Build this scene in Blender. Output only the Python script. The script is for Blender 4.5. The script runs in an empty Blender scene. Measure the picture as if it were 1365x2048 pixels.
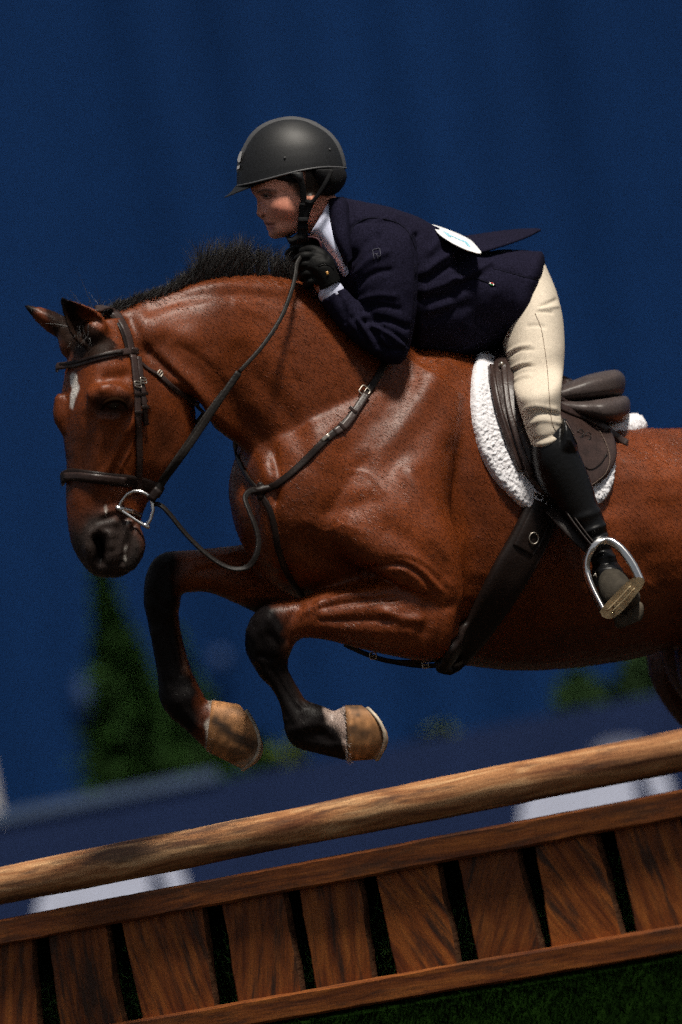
import bpy, math, random
import numpy as np
from mathutils import Vector, Matrix, noise
from mathutils.bvhtree import BVHTree

random.seed(7)
rng = np.random.default_rng(7)
sc = bpy.context.scene
col = sc.collection

# ------------------------------------------------------------------ camera
W, H = 1365.0, 2048.0
CAM = np.array([0.0, -14.0, 1.10])
PITCH, ROLL = math.radians(2.5), math.radians(11.2)
FPX = 880.0 * 14.0
_f = np.array([0, math.cos(PITCH), math.sin(PITCH)])
_r0 = np.array([1.0, 0, 0]); _u0 = np.array([0, -math.sin(PITCH), math.cos(PITCH)])
RIGHT = math.cos(ROLL) * _r0 - math.sin(ROLL) * _u0
UP = math.sin(ROLL) * _r0 + math.cos(ROLL) * _u0
FWD = _f
cam_data = bpy.data.cameras.new('camera')
cam = bpy.data.objects.new('camera', cam_data); col.objects.link(cam)
M = Matrix(((RIGHT[0], UP[0], -FWD[0], CAM[0]), (RIGHT[1], UP[1], -FWD[1], CAM[1]),
            (RIGHT[2], UP[2], -FWD[2], CAM[2]), (0, 0, 0, 1)))
cam.matrix_world = M
cam_data.sensor_fit = 'VERTICAL'; cam_data.sensor_height = 36.0
cam_data.lens = FPX / H * 36.0
cam_data.clip_start = 0.5; cam_data.clip_end = 2000
cam_data.dof.use_dof = True; cam_data.dof.focus_distance = 13.6; cam_data.dof.aperture_fstop = 2.1
sc.camera = cam

# ------------------------------------------------------------------ sky, sun, exposure
SUN_DIR = Vector((0.24, -0.36, 0.90)).normalized()
world = bpy.data.worlds.new('World'); sc.world = world; world.use_nodes = True
wn = world.node_tree.nodes; wl = world.node_tree.links
bgn = wn.get('Background') or wn.new('ShaderNodeBackground')
sky = wn.new('ShaderNodeTexSky'); sky.sky_type = 'NISHITA'; sky.sun_disc = False
sky.sun_elevation = math.asin(SUN_DIR.z)
sky.sun_rotation = math.atan2(SUN_DIR.x, SUN_DIR.y)
sky.dust_density = 1.5
hs = wn.new('ShaderNodeHueSaturation'); hs.inputs['Saturation'].default_value = 0.32      # thin overcast: greyer than a clear sky
wl.new(sky.outputs[0], hs.inputs['Color']); wl.new(hs.outputs[0], bgn.inputs[0]); bgn.inputs[1].default_value = 0.05
sun_d = bpy.data.lights.new('sun', 'SUN'); sun_d.energy = 5.0; sun_d.angle = math.radians(8)
sun_d.color = (1.0, 0.93, 0.82)
sun = bpy.data.objects.new('sun', sun_d); col.objects.link(sun)
sun.rotation_euler = SUN_DIR.to_track_quat('Z', 'Y').to_euler(); sun.location = (5, -5, 12)
sc.view_settings.view_transform = 'Standard'; sc.view_settings.look = 'None'
sc.view_settings.gamma = 1.0; sc.view_settings.exposure = 0.0
sc.view_settings.use_curve_mapping = False
sc.cycles.use_denoising = False
sc.cycles.use_adaptive_sampling = True; sc.cycles.adaptive_threshold = 0.07; sc.cycles.adaptive_min_samples = 12
sc.cycles.max_bounces = 6; sc.cycles.diffuse_bounces = 3; sc.cycles.glossy_bounces = 3
sc.cycles.caustics_reflective = False; sc.cycles.caustics_refractive = False
sc.cycles.sample_clamp_indirect = 4.0

# ------------------------------------------------------------------ helpers
def at(px, py, y):
    """world point on the sight line of photo pixel (px, py) at world depth y (works on arrays)"""
    px = np.asarray(px, float); py = np.asarray(py, float); y = np.asarray(y, float)
    a = (px - W / 2) / FPX; b = -(py - H / 2) / FPX
    d = FWD + a[..., None] * RIGHT + b[..., None] * UP
    t = (y - CAM[1]) / d[..., 1]
    return CAM + d * t[..., None]

def at_plane(px, py, P0, n):
    a = (px - W / 2) / FPX; b = -(py - H / 2) / FPX
    d = FWD + a * RIGHT + b * UP
    t = np.dot(np.asarray(P0) - CAM, n) / np.dot(d, n)
    return CAM + d * t

def proj(V):
    q = V - CAM
    z = q @ FWD
    return W / 2 + FPX * (q @ RIGHT) / z, H / 2 - FPX * (q @ UP) / z

ORIG = {}
def make_obj(name, V, F, mat, parent=None, smooth=True, origin=None, mats=None, midx=None):
    V = np.asarray(V, float).reshape(-1, 3)
    if origin is None:
        lo, hi = V.min(0), V.max(0)
        origin = np.array([(lo[0] + hi[0]) / 2, (lo[1] + hi[1]) / 2, lo[2] if parent is None else (lo[2] + hi[2]) / 2])
    me = bpy.data.meshes.new(name)
    me.from_pydata((V - origin).tolist(), [], [list(map(int, f)) for f in F])
    if smooth:
        me.polygons.foreach_set('use_smooth', [True] * len(me.polygons))
    for m in (mats or [mat]):
        me.materials.append(m)
    if midx is not None:
        me.polygons.foreach_set('material_index', list(midx))
    me.update()
    return link(name, me, origin, parent)

def link(name, me, origin, parent=None):
    o = bpy.data.objects.new(name, me); col.objects.link(o)
    ORIG[o.name] = np.asarray(origin, float)
    if parent is not None:
        o.parent = parent
        o.location = Vector(origin) - Vector(ORIG[parent.name])
    else:
        o.location = Vector(origin)
    return o

def empty(name, loc, parent=None):
    o = link(name, None, loc, parent); o.empty_display_size = 0.1
    return o

def tag(o, label=None, cat=None, group=None, kind=None):
    if label: o['label'] = label
    if cat: o['category'] = cat
    if group: o['group'] = group
    if kind: o['kind'] = kind
    return o

def catmull(P, n):
    """resample control rows P (k, d) into n*(k-1)+1 rows with a centripetal-ish Catmull-Rom spline"""
    P = np.asarray(P, float)
    k = len(P)
    if k < 3:
        t = np.linspace(0, 1, n * (k - 1) + 1)[:, None]
        return P[0] * (1 - t) + P[-1] * t
    Q = np.vstack([2 * P[0] - P[1], P, 2 * P[-1] - P[-2]])
    out = []
    for i in range(k - 1):
        p0, p1, p2, p3 = Q[i], Q[i + 1], Q[i + 2], Q[i + 3]
        for j in range(n):
            t = j / n
            m1 = (p2 - p0) * 0.5; m2 = (p3 - p1) * 0.5
            t2, t3 = t * t, t * t * t
            out.append((2 * t3 - 3 * t2 + 1) * p1 + (t3 - 2 * t2 + t) * m1 + (-2 * t3 + 3 * t2) * p2 + (t3 - t2) * m2)
    out.append(P[-1])
    return np.array(out)

def resample(P, step=None, n=None):
    P = catmull(P, 12)
    d = np.r_[0, np.cumsum(np.linalg.norm(np.diff(P[:, :2], axis=0), axis=1))] if P.shape[1] >= 2 else None
    if n is None: n = max(4, int(d[-1] / step) + 1)
    s = np.linspace(0, d[-1], n)
    return np.stack([np.interp(s, d, P[:, k]) for k in range(P.shape[1])], 1)

def grid_faces(nr, m, close=True, off=0):
    F = []
    for i in range(nr - 1):
        for j in range(m if close else m - 1):
            a = off + i * m + j; b = off + i * m + (j + 1) % m
            F.append((a, b, b + m, a + m))
    return F

def rings_to_mesh(R):
    """R (nr, m, 3) closed rings, fan caps"""
    nr, m, _ = R.shape
    V = np.vstack([R.reshape(-1, 3), R[0].mean(0), R[-1].mean(0)])
    F = grid_faces(nr, m)
    c0, c1 = nr * m, nr * m + 1
    for j in range(m):
        F.append((c0, (j + 1) % m, j))
        F.append((c1, (nr - 1) * m + j, (nr - 1) * m + (j + 1) % m))
    return V, F

def loft(secs, n=6, m=36):
    """secs rows: ax, ay, bx, by, y, half depth, exponent, lean. A and B are opposite outline points."""
    S = [list(s) + [2.2, 0.0][len(s) - 6:] if len(s) < 8 else list(s) for s in secs]
    S = catmull(S, n)
    th = np.linspace(0, 2 * np.pi, m, endpoint=False)
    R = []
    for ax, ay, bx, by, yc, t, e, k in S:
        e = max(e, 1.6)
        c = np.sign(np.cos(th)) * np.abs(np.cos(th)) ** (2 / e); s = np.sign(np.sin(th)) * np.abs(np.sin(th)) ** (2 / e)
        px = (ax + bx) / 2 + (ax - bx) / 2 * c; py = (ay + by) / 2 + (ay - by) / 2 * c
        R.append(at(px, py, yc - t * s + k * c))
    return rings_to_mesh(np.array(R))

def tube(P, n=8, m=14, flat=1.0):
    """P rows: px, py, y, radius (m): round limb along a 3D path"""
    S = catmull(P, n)
    C = at(S[:, 0], S[:, 1], S[:, 2])
    return tube3(C, S[:, 3], m)

def frames(C):
    T = np.gradient(C, axis=0); T /= np.linalg.norm(T, axis=1)[:, None] + 1e-12
    N = []
    v = np.cross(T[0], [0.3, 1.0, 0.2]); v /= np.linalg.norm(v)
    for t in T:
        v = v - t * np.dot(v, t); v /= np.linalg.norm(v) + 1e-12
        N.append(v.copy())
    N = np.array(N); B = np.cross(T, N)
    return T, N, B

def tube3(C, r, m=12, round_ends=True):
    C = np.asarray(C, float); r = np.broadcast_to(np.asarray(r, float), (len(C),)).copy()
    T, N, B = frames(C)
    th = np.linspace(0, 2 * np.pi, m, endpoint=False)
    R = C[:, None] + r[:, None, None] * (np.cos(th)[None, :, None] * N[:, None] + np.sin(th)[None, :, None] * B[:, None])
    if round_ends:
        def cap(i, sgn):
            out = []
            for a in (0.35, 0.7, 0.95):
                out.append(C[i] + T[i] * sgn * r[i] * math.sin(a * math.pi / 2) + (R[i] - C[i]) * math.cos(a * math.pi / 2))
            return out
        R = np.array(cap(0, -1)[::-1] + list(R) + cap(-1, 1))
    return rings_to_mesh(R)

def ribbon3(C, Nrm, width, thick):
    """flat strap with slightly rounded edges; Nrm outward normals"""
    C = np.asarray(C, float)
    T = np.gradient(C, axis=0); T /= np.linalg.norm(T, axis=1)[:, None] + 1e-12
    Nn = np.asarray(Nrm, float); Nn = Nn - T * (Nn * T).sum(1)[:, None]; Nn /= np.linalg.norm(Nn, axis=1)[:, None] + 1e-12
    S = np.cross(T, Nn)
    w = np.broadcast_to(np.asarray(width, float), (len(C),)) / 2
    h = thick
    prof = [(-1, 0), (-0.98, .6), (-0.85, .95), (-.4, 1.0), (.4, 1.0), (0.85, .95), (0.98, .6), (1, 0), (0.85, -.3), (-0.85, -.3)]
    R = np.stack([C + S * (w * a)[:, None] + Nn * (h * b) for a, b in prof], 1)
    return rings_to_mesh(R)

def join(parts):
    VV, FF, o = [], [], 0
    for V, F in parts:
        VV.append(np.asarray(V)); FF += [tuple(i + o for i in f) for f in F]; o += len(V)
    return np.vstack(VV), FF

def remesh(parts, voxel, smooth=4):
    V, F = join(parts)
    me = bpy.data.meshes.new('tmp'); me.from_pydata(V.tolist(), [], [list(map(int, f)) for f in F])
    o = bpy.data.objects.new('tmp', me); col.objects.link(o)
    md = o.modifiers.new('r', 'REMESH'); md.mode = 'VOXEL'; md.voxel_size = voxel; md.adaptivity = 0
    dg = bpy.context.evaluated_depsgraph_get()
    m2 = bpy.data.meshes.new_from_object(o.evaluated_get(dg))
    n = len(m2.vertices); A = np.empty(n * 3); m2.vertices.foreach_get('co', A); A = A.reshape(-1, 3)
    Fq = [tuple(p.vertices) for p in m2.polygons]
    bpy.data.objects.remove(o); bpy.data.meshes.remove(me); bpy.data.meshes.remove(m2)
    A = lap(A, Fq, smooth)
    return A, Fq

def edges_of(F):
    a = []; b = []
    Fa = np.array([f for f in F if len(f) == 4])
    if len(Fa):
        for i in range(4):
            a.append(Fa[:, i]); b.append(Fa[:, (i + 1) % 4])
    Ft = np.array([f for f in F if len(f) == 3])
    if len(Ft):
        for i in range(3):
            a.append(Ft[:, i]); b.append(Ft[:, (i + 1) % 3])
    return np.concatenate(a), np.concatenate(b)

def lap(V, F, it=4, wt=None):
    a, b = edges_of(F); n = len(V)
    i = np.r_[a, b]; j = np.r_[b, a]
    cnt = np.bincount(i, minlength=n)[:, None] + 1e-9
    for k in range(it * 2):
        S = np.stack([np.bincount(i, weights=V[j, q], minlength=n) for q in range(3)], 1) / cnt
        lam = 0.55 if k % 2 == 0 else -0.50
        d = (S - V) * lam
        V = V + (d if wt is None else d * wt[:, None])
    return V

def vnormals(V, F):
    N = np.zeros_like(V)
    Fq = np.array([f if len(f) == 4 else (f[0], f[1], f[2], f[2]) for f in F])
    n = np.cross(V[Fq[:, 2]] - V[Fq[:, 0]], V[Fq[:, 3]] - V[Fq[:, 1]])
    t = Fq[:, 2] == Fq[:, 3]
    n[t] = np.cross(V[Fq[t, 1]] - V[Fq[t, 0]], V[Fq[t, 2]] - V[Fq[t, 0]])
    for q in range(4):
        for k in range(3):
            N[:, k] += np.bincount(Fq[:, q], weights=n[:, k], minlength=len(V))
    return N / (np.linalg.norm(N, axis=1)[:, None] + 1e-12)

def polydist(px, py, pts):
    pts = np.asarray(pts, float)
    best = np.full(px.shape, 1e9)
    if len(pts) == 1:
        return np.hypot(px - pts[0, 0], py - pts[0, 1])
    for (x0, y0), (x1, y1) in zip(pts[:-1, :2], pts[1:, :2]):
        dx, dy = x1 - x0, y1 - y0; L = dx * dx + dy * dy + 1e-9
        t = np.clip(((px - x0) * dx + (py - y0) * dy) / L, 0, 1)
        best = np.minimum(best, np.hypot(px - x0 - t * dx, py - y0 - t * dy))
    return best

def sculpt(V, F, strokes, maxy=None):
    """strokes: (points px, radius px, height m): push the side that faces the camera in or out"""
    N = vnormals(V, F)
    px, py = proj(V)
    face = np.clip((-N[:, 1] + 0.15) / 0.5, 0, 1)
    D = np.zeros(len(V))
    for pts, r, h in strokes:
        p = catmull(pts, 5) if len(pts) > 2 else np.asarray(pts, float)
        x0, y0 = p.min(0) - 3 * r; x1, y1 = p.max(0) + 3 * r
        k = np.where((px > x0) & (px < x1) & (py > y0) & (py < y1) & (face > 0))[0]
        if not len(k): continue
        d = polydist(px[k], py[k], p)
        D[k] += h * np.exp(-(d / r) ** 2) * face[k]
    return V + N * D[:, None]

def set_color(o, C):
    at_ = o.data.color_attributes.new('Col', 'FLOAT_COLOR', 'POINT')
    C4 = np.concatenate([C, np.ones((len(C), 1))], 1).astype(np.float32)
    at_.data.foreach_set('color', C4.ravel())

def inpoly(px, py, P):
    P = np.asarray(P, float); r = np.zeros(px.shape, bool)
    for (x0, y0), (x1, y1) in zip(P, np.roll(P, -1, 0)):
        c = (y0 > py) != (y1 > py)
        xi = (x1 - x0) * (py - y0) / (y1 - y0 + 1e-12) + x0
        r ^= c & (px < xi)
    return r

def pnoise(P, s, oct=3):
    return np.array([noise.fractal(Vector(p) * s, 1.0, 2.0, oct) for p in P])

# ------------------------------------------------------------------ materials
def nodes_of(name):
    m = bpy.data.materials.new(name); m.use_nodes = True
    nt = m.node_tree; p = nt.nodes['Principled BSDF']
    return m, nt, p

def N(nt, t, **kw):
    n = nt.nodes.new(t)
    for k, v in kw.items():
        if k in n.inputs: n.inputs[k].default_value = v
        else: setattr(n, k, v)
    return n

def mat(name, color, rough=0.5, spec=0.4, metal=0.0, bump=0.0, bscale=200.0, var=0.15, vscale=12.0, sheen=0.0, stretch=(1, 1, 1), coat=0.0, attr=False, bdist=0.002, detail=4.0, wear=None, grain=0.0, gscale=380.0, dimspec=False):
    m, nt, p = nodes_of(name)
    L = nt.links
    tc = N(nt, 'ShaderNodeTexCoord'); mp = N(nt, 'ShaderNodeMapping'); mp.inputs['Scale'].default_value = stretch
    L.new(tc.outputs['Object'], mp.inputs['Vector'])
    n1 = N(nt, 'ShaderNodeTexNoise', Scale=vscale, Detail=detail); L.new(mp.outputs[0], n1.inputs['Vector'])
    mx = N(nt, 'ShaderNodeMix', data_type='RGBA', blend_type='MULTIPLY'); mx.inputs[0].default_value = 1.0
    rp = N(nt, 'ShaderNodeMapRange'); rp.inputs[1].default_value = 0.3; rp.inputs[2].default_value = 0.7
    rp.inputs[3].default_value = 1 - var; rp.inputs[4].default_value = 1 + var
    L.new(n1.outputs[0], rp.inputs[0])
    if attr:
        a = N(nt, 'ShaderNodeAttribute', attribute_name='Col'); L.new(a.outputs['Color'], mx.inputs[6])
    else:
        mx.inputs[6].default_value = (*color, 1)
    L.new(rp.outputs[0], mx.inputs[7]); src = mx.outputs[2]
    if wear:
        n3 = N(nt, 'ShaderNodeTexNoise', Scale=wear[1], Detail=6.0); L.new(mp.outputs[0], n3.inputs['Vector'])
        r3 = N(nt, 'ShaderNodeMapRange'); r3.inputs[1].default_value = wear[2]; r3.inputs[2].default_value = wear[2] + 0.12
        L.new(n3.outputs[0], r3.inputs[0])
        m3 = N(nt, 'ShaderNodeMix', data_type='RGBA'); L.new(r3.outputs[0], m3.inputs[0]); L.new(src, m3.inputs[6]); m3.inputs[7].default_value = (*wear[0], 1)
        src = m3.outputs[2]
    if grain:      # short hair, weave, pores
        n4 = N(nt, 'ShaderNodeTexNoise', Scale=gscale, Detail=1.0); L.new(tc.outputs['Object'], n4.inputs['Vector'])
        r4 = N(nt, 'ShaderNodeMapRange'); r4.inputs[1].default_value = 0.3; r4.inputs[2].default_value = 0.7; r4.inputs[3].default_value = 1 - grain; r4.inputs[4].default_value = 1 + grain
        L.new(n4.outputs[0], r4.inputs[0])
        m4 = N(nt, 'ShaderNodeMix', data_type='RGBA', blend_type='MULTIPLY'); m4.inputs[0].default_value = 1.0; L.new(src, m4.inputs[6]); L.new(r4.outputs[0], m4.inputs[7]); src = m4.outputs[2]
    L.new(src, p.inputs['Base Color'])
    p.inputs['Roughness'].default_value = rough; p.inputs['Specular IOR Level'].default_value = spec
    p.inputs['Metallic'].default_value = metal; p.inputs['Coat Weight'].default_value = coat
    if dimspec:    # dark hair has less of the coat's gloss
        sx = N(nt, 'ShaderNodeSeparateColor'); L.new(src, sx.inputs[0])
        r5 = N(nt, 'ShaderNodeMapRange'); r5.inputs[1].default_value = 0.01; r5.inputs[2].default_value = 0.11; r5.inputs[3].default_value = spec * .25; r5.inputs[4].default_value = spec
        L.new(sx.outputs[0], r5.inputs[0]); L.new(r5.outputs[0], p.inputs['Specular IOR Level'])
    if sheen:
        p.inputs['Sheen Weight'].default_value = sheen; p.inputs['Sheen Roughness'].default_value = 0.4
    if bump:
        n2 = N(nt, 'ShaderNodeTexNoise', Scale=bscale, Detail=3.0); L.new(mp.outputs[0], n2.inputs['Vector'])
        b = N(nt, 'ShaderNodeBump', Strength=bump, Distance=bdist); L.new(n2.outputs[0], b.inputs['Height']); L.new(b.outputs[0], p.inputs['Normal'])
    return m

def wood(name, c1, c2, c3, axis, scale=1.0, rough=0.6, dark=0.5, blotch=None, turn=0.0, along=1.6):
    """grain runs along local axis"""
    m, nt, p = nodes_of(name); L = nt.links
    tc = N(nt, 'ShaderNodeTexCoord'); oi = N(nt, 'ShaderNodeObjectInfo')
    ad = N(nt, 'ShaderNodeVectorMath', operation='ADD'); ml = N(nt, 'ShaderNodeVectorMath', operation='SCALE'); ml.inputs[3].default_value = 37.0
    cb = N(nt, 'ShaderNodeCombineXYZ')
    for i in range(3): L.new(oi.outputs['Random'], cb.inputs[i])
    L.new(cb.outputs[0], ml.inputs[0]); L.new(tc.outputs['Object'], ad.inputs[0]); L.new(ml.outputs[0], ad.inputs[1])
    if turn:
        vr = N(nt, 'ShaderNodeVectorRotate', rotation_type='Y_AXIS'); ta = N(nt, 'ShaderNodeMapRange'); ta.inputs[3].default_value = -turn; ta.inputs[4].default_value = turn
        L.new(oi.outputs['Random'], ta.inputs[0]); L.new(ta.outputs[0], vr.inputs['Angle']); L.new(ad.outputs[0], vr.inputs['Vector']); ad = vr
    st = [26.0 * scale] * 3; st[axis] = along * scale
    mp = N(nt, 'ShaderNodeMapping'); mp.inputs['Scale'].default_value = st; L.new(ad.outputs[0], mp.inputs['Vector'])
    # warp
    w = N(nt, 'ShaderNodeTexNoise', Scale=3.0, Detail=2.0); L.new(ad.outputs[0], w.inputs['Vector'])
    wm = N(nt, 'ShaderNodeVectorMath', operation='SCALE'); wm.inputs[3].default_value = 2.2; L.new(w.outputs['Color'], wm.inputs[0])
    wa = N(nt, 'ShaderNodeVectorMath', operation='ADD'); L.new(mp.outputs[0], wa.inputs[0]); L.new(wm.outputs[0], wa.inputs[1])
    g = N(nt, 'ShaderNodeTexNoise', Scale=1.0, Detail=8.0, Roughness=0.62); L.new(wa.outputs[0], g.inputs['Vector'])
    r = N(nt, 'ShaderNodeValToRGB'); r.color_ramp.elements[0].position = 0.33; r.color_ramp.elements[1].position = 0.67
    r.color_ramp.elements[0].color = (*c1, 1); r.color_ramp.elements[1].color = (*c3, 1)
    e = r.color_ramp.elements.new(0.5); e.color = (*c2, 1)
    L.new(g.outputs[0], r.inputs[0])
    # dark weather streaks
    mp2 = N(nt, 'ShaderNodeMapping'); s2 = [9.0 * scale] * 3; s2[axis] = 1.1 * scale; mp2.inputs['Scale'].default_value = s2; L.new(ad.outputs[0], mp2.inputs['Vector'])
    k = N(nt, 'ShaderNodeTexNoise', Scale=1.6, Detail=7.0, Roughness=0.7); L.new(mp2.outputs[0], k.inputs['Vector'])
    kr = N(nt, 'ShaderNodeMapRange'); kr.inputs[1].default_value = 0.50; kr.inputs[2].default_value = 0.61; kr.inputs[3].default_value = 0.0; kr.inputs[4].default_value = dark
    L.new(k.outputs[0], kr.inputs[0])
    mx = N(nt, 'ShaderNodeMix', data_type='RGBA'); L.new(kr.outputs[0], mx.inputs[0]); L.new(r.outputs[0], mx.inputs[6]); mx.inputs[7].default_value = (*(blotch or (0.02, 0.012, 0.008)), 1)
    # per piece tone
    pr = N(nt, 'ShaderNodeMapRange'); pr.inputs[3].default_value = 0.75; pr.inputs[4].default_value = 1.2; L.new(oi.outputs['Random'], pr.inputs[0])
    m2 = N(nt, 'ShaderNodeMix', data_type='RGBA', blend_type='MULTIPLY'); m2.inputs[0].default_value = 1; L.new(mx.outputs[2], m2.inputs[6]); L.new(pr.outputs[0], m2.inputs[7])
    n4 = N(nt, 'ShaderNodeTexNoise', Scale=420.0, Detail=1.0); L.new(tc.outputs['Object'], n4.inputs['Vector'])
    r4 = N(nt, 'ShaderNodeMapRange'); r4.inputs[1].default_value = 0.3; r4.inputs[2].default_value = 0.7; r4.inputs[3].default_value = .68; r4.inputs[4].default_value = 1.32
    L.new(n4.outputs[0], r4.inputs[0])
    m5 = N(nt, 'ShaderNodeMix', data_type='RGBA', blend_type='MULTIPLY'); m5.inputs[0].default_value = 1; L.new(m2.outputs[2], m5.inputs[6]); L.new(r4.outputs[0], m5.inputs[7])
    L.new(m5.outputs[2], p.inputs['Base Color'])
    p.inputs['Roughness'].default_value = rough; p.inputs['Specular IOR Level'].default_value = 0.35
    b = N(nt, 'ShaderNodeBump', Strength=0.5, Distance=0.002); L.new(g.outputs[0], b.inputs['Height']); L.new(b.outputs[0], p.inputs['Normal'])
    return m

COAT = mat('horse_coat', (0.1, 0.03, 0.01), rough=0.46, spec=0.33, bump=0.25, bscale=330, bdist=0.0016, var=0.22, vscale=9, stretch=(1, 1, 0.45), attr=True, grain=0.45, dimspec=True)
HOOF = mat('hoof_horn', (0.3, 0.2, 0.11), rough=0.6, spec=0.25, bump=0.3, bscale=90, var=0.35, vscale=30, attr=True)
HAIR = mat('black_hair', (0.032, 0.030, 0.030), rough=0.55, spec=0.4, var=0.4, vscale=60)
EYE = mat('dark_eye', (0.008, 0.005, 0.003), rough=0.06, spec=0.6, var=0.1)
SKIN = mat('skin', (0.5, 0.25, 0.18), rough=0.5, spec=0.25, bump=0.12, bscale=500, bdist=0.0006, var=0.12, vscale=40, attr=True, grain=0.14)
WOOL = mat('navy_wool', (0.0105, 0.0096, 0.0210), rough=0.92, spec=0.03, bump=0.35, bscale=700, bdist=0.0008, var=0.2, vscale=300, grain=0.5)
WOOL_EDGE = mat('navy_lining', (0.008, 0.008, 0.016), rough=0.9, spec=0.1)
SHIRT = mat('white_shirt', (0.60, 0.63, 0.80), rough=0.75, spec=0.2, bump=0.1, bscale=300, var=0.05)
TWILL = mat('beige_breeches', (0.62, 0.54, 0.435), rough=0.8, spec=0.2, bump=0.25, bscale=900, bdist=0.0006, var=0.06, vscale=120, grain=0.12)
SEAM = mat('dark_thread', (0.16, 0.11, 0.075), rough=0.8)
BOOT = mat('black_boot_leather', (0.003, 0.003, 0.0034), rough=0.36, spec=0.26, bump=0.3, bscale=120, var=0.3)
SUEDE = mat('dusty_boot_toe', (0.040, 0.034, 0.026), rough=0.85, spec=0.15, bump=0.5, bscale=300, var=0.3, vscale=60)
SOLE = mat('dusty_sole', (0.085, 0.07, 0.052), rough=0.9, spec=0.1, bump=0.5, bscale=250, var=0.3, vscale=50)
GLOVE = mat('black_glove_leather', (0.005, 0.005, 0.005), rough=0.6, spec=0.12, bump=0.4, bscale=220, var=0.3)
HELMET = mat('matte_charcoal_shell', (0.0095, 0.0102, 0.0118), rough=0.52, spec=0.36, bump=0.18, bscale=900, bdist=0.0006, var=0.2, vscale=500, grain=0.5)
HELMET_STRIP = mat('charcoal_strip', (0.07, 0.071, 0.075), rough=0.5, spec=0.4, bump=0.1, bscale=700, var=0.15)
WEB = mat('black_webbing', (0.006, 0.006, 0.007), rough=0.75, spec=0.2, bump=0.4, bscale=500)
LEATHER = mat('brown_leather', (0.034, 0.0195, 0.0165), rough=0.40, spec=0.36, grain=0.3, bump=0.3, bscale=180, var=0.25, vscale=40)
SEATM = mat('seat_leather', (0.060, 0.045, 0.042), rough=0.45, spec=0.32, grain=0.3, bump=0.25, bscale=180, var=0.2, vscale=40)
LEATHER_D = mat('dark_leather', (0.011, 0.0062, 0.0050), rough=0.45, spec=0.22, grain=0.3, bump=0.3, bscale=180, var=0.25, vscale=40)
LEATHER_REIN = mat('rein_leather', (0.008, 0.006, 0.005), rough=0.5, spec=0.22, grain=0.4, bump=0.5, bscale=160, var=0.3)
STITCH = mat('pale_stitching', (0.13, 0.09, 0.07), rough=0.8)
FLEECE = mat('white_fleece', (0.74, 0.73, 0.76), rough=0.95, spec=0.1, bump=0.8, bscale=170, bdist=0.003, var=0.06)
STEEL = mat('polished_steel', (0.70, 0.69, 0.68), rough=0.22, metal=1.0, var=0.08)
BRASS = mat('dull_brass', (0.42, 0.32, 0.19), rough=0.5, metal=0.4, bump=0.3, bscale=150, var=0.3, vscale=40)
SILVER = mat('silver_buckle', (0.40, 0.36, 0.31), rough=0.45, metal=1.0)
POLE = wood('peeled_pole_wood', (0.13, 0.045, 0.019), (0.33, 0.150, 0.062), (0.55, 0.33, 0.165), 0, scale=2.0, rough=0.55, dark=0.75, blotch=(0.060, 0.034, 0.025))
RAIL = wood('stained_rail_wood', (0.065, 0.015, 0.003), (0.16, 0.043, 0.007), (0.26, 0.082, 0.015), 0, scale=2.3, rough=0.6, dark=0.6)
SLAT = wood('stained_slat_wood', (0.085, 0.018, 0.003), (0.21, 0.054, 0.008), (0.33, 0.100, 0.017), 2, scale=1.9, rough=0.65, dark=0.85, turn=0.6, along=3.0)
BARK = mat('dark_bark', (0.060, 0.026, 0.012), rough=0.9, spec=0.15, bump=1.0, bscale=120, bdist=0.004, var=0.5, vscale=60)
# ------------------------------------------------------------------ setting
def quad_box(cx, hx, cy, hy, z0, z1):
    V = np.array([[x, y, z] for z in (z0, z1) for y in (cy - hy, cy + hy) for x in (cx - hx, cx + hx)])
    F = [(0, 1, 5, 4), (1, 3, 7, 5), (3, 2, 6, 7), (2, 0, 4, 6), (4, 5, 7, 6), (0, 2, 3, 1)]
    return V, F

GRASS = mat('arena_footing', (0.036, 0.028, 0.021), rough=0.95, spec=0.1, bump=0.8, bscale=60, bdist=0.02, var=0.4, vscale=2)
gr = make_obj('ground', [(-400, -60, 0), (400, -60, 0), (400, 900, 0), (-400, 900, 0)], [(0, 1, 2, 3)], GRASS, smooth=False)
tag(gr, kind='structure')

# tall blue screen with soft hanging folds
CANVAS = mat("blue_canvas", (0.0046, 0.0262, 0.100), rough=0.85, spec=0.06, var=0.10, vscale=0.9, stretch=(1, 1, 0.25), bump=0.2, bscale=40, detail=3, grain=0.95, gscale=160.0)
nx, nz = 900, 24
X = np.linspace(-45, 45, nx); Z = np.linspace(0.0, 9.0, nz)
XX, ZZ = np.meshgrid(X, Z)
fold = np.zeros_like(XX)
for k in range(26):
    w = rng.uniform(2.0, 14.0); ph = rng.uniform(0, 6.28); am = rng.uniform(0.004, 0.03) * 1.6 / w ** 0.7
    fold += am * np.sin(w * (XX + 0.05 * np.sin(ZZ * rng.uniform(.3, 1.2) + ph)) + ph) * (0.6 + 0.4 * np.sin(ZZ * rng.uniform(.2, .9) + ph))
YW = 24.0
front = np.stack([XX, YW + fold, ZZ], -1).reshape(-1, 3)
back = np.stack([XX, YW + 0.05 + fold, ZZ], -1).reshape(-1, 3)
n_ = nx * nz
F = grid_faces(nz, nx, close=False) + [tuple(i + n_ for i in f[::-1]) for f in grid_faces(nz, nx, close=False)]
for j in range(nx - 1):
    a = (nz - 1) * nx + j; F.append((a, a + 1, a + 1 + n_, a + n_)); F.append((j + 1, j, j + n_, j + 1 + n_))
for i in range(nz - 1):
    a = i * nx; F.append((a, a + nx, a + nx + n_, a + n_)); a = i * nx + nx - 1; F.append((a + nx, a, a + n_, a + nx + n_))
scr = make_obj('fabric_screen', np.vstack([front, back]), F, CANVAS)
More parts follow.
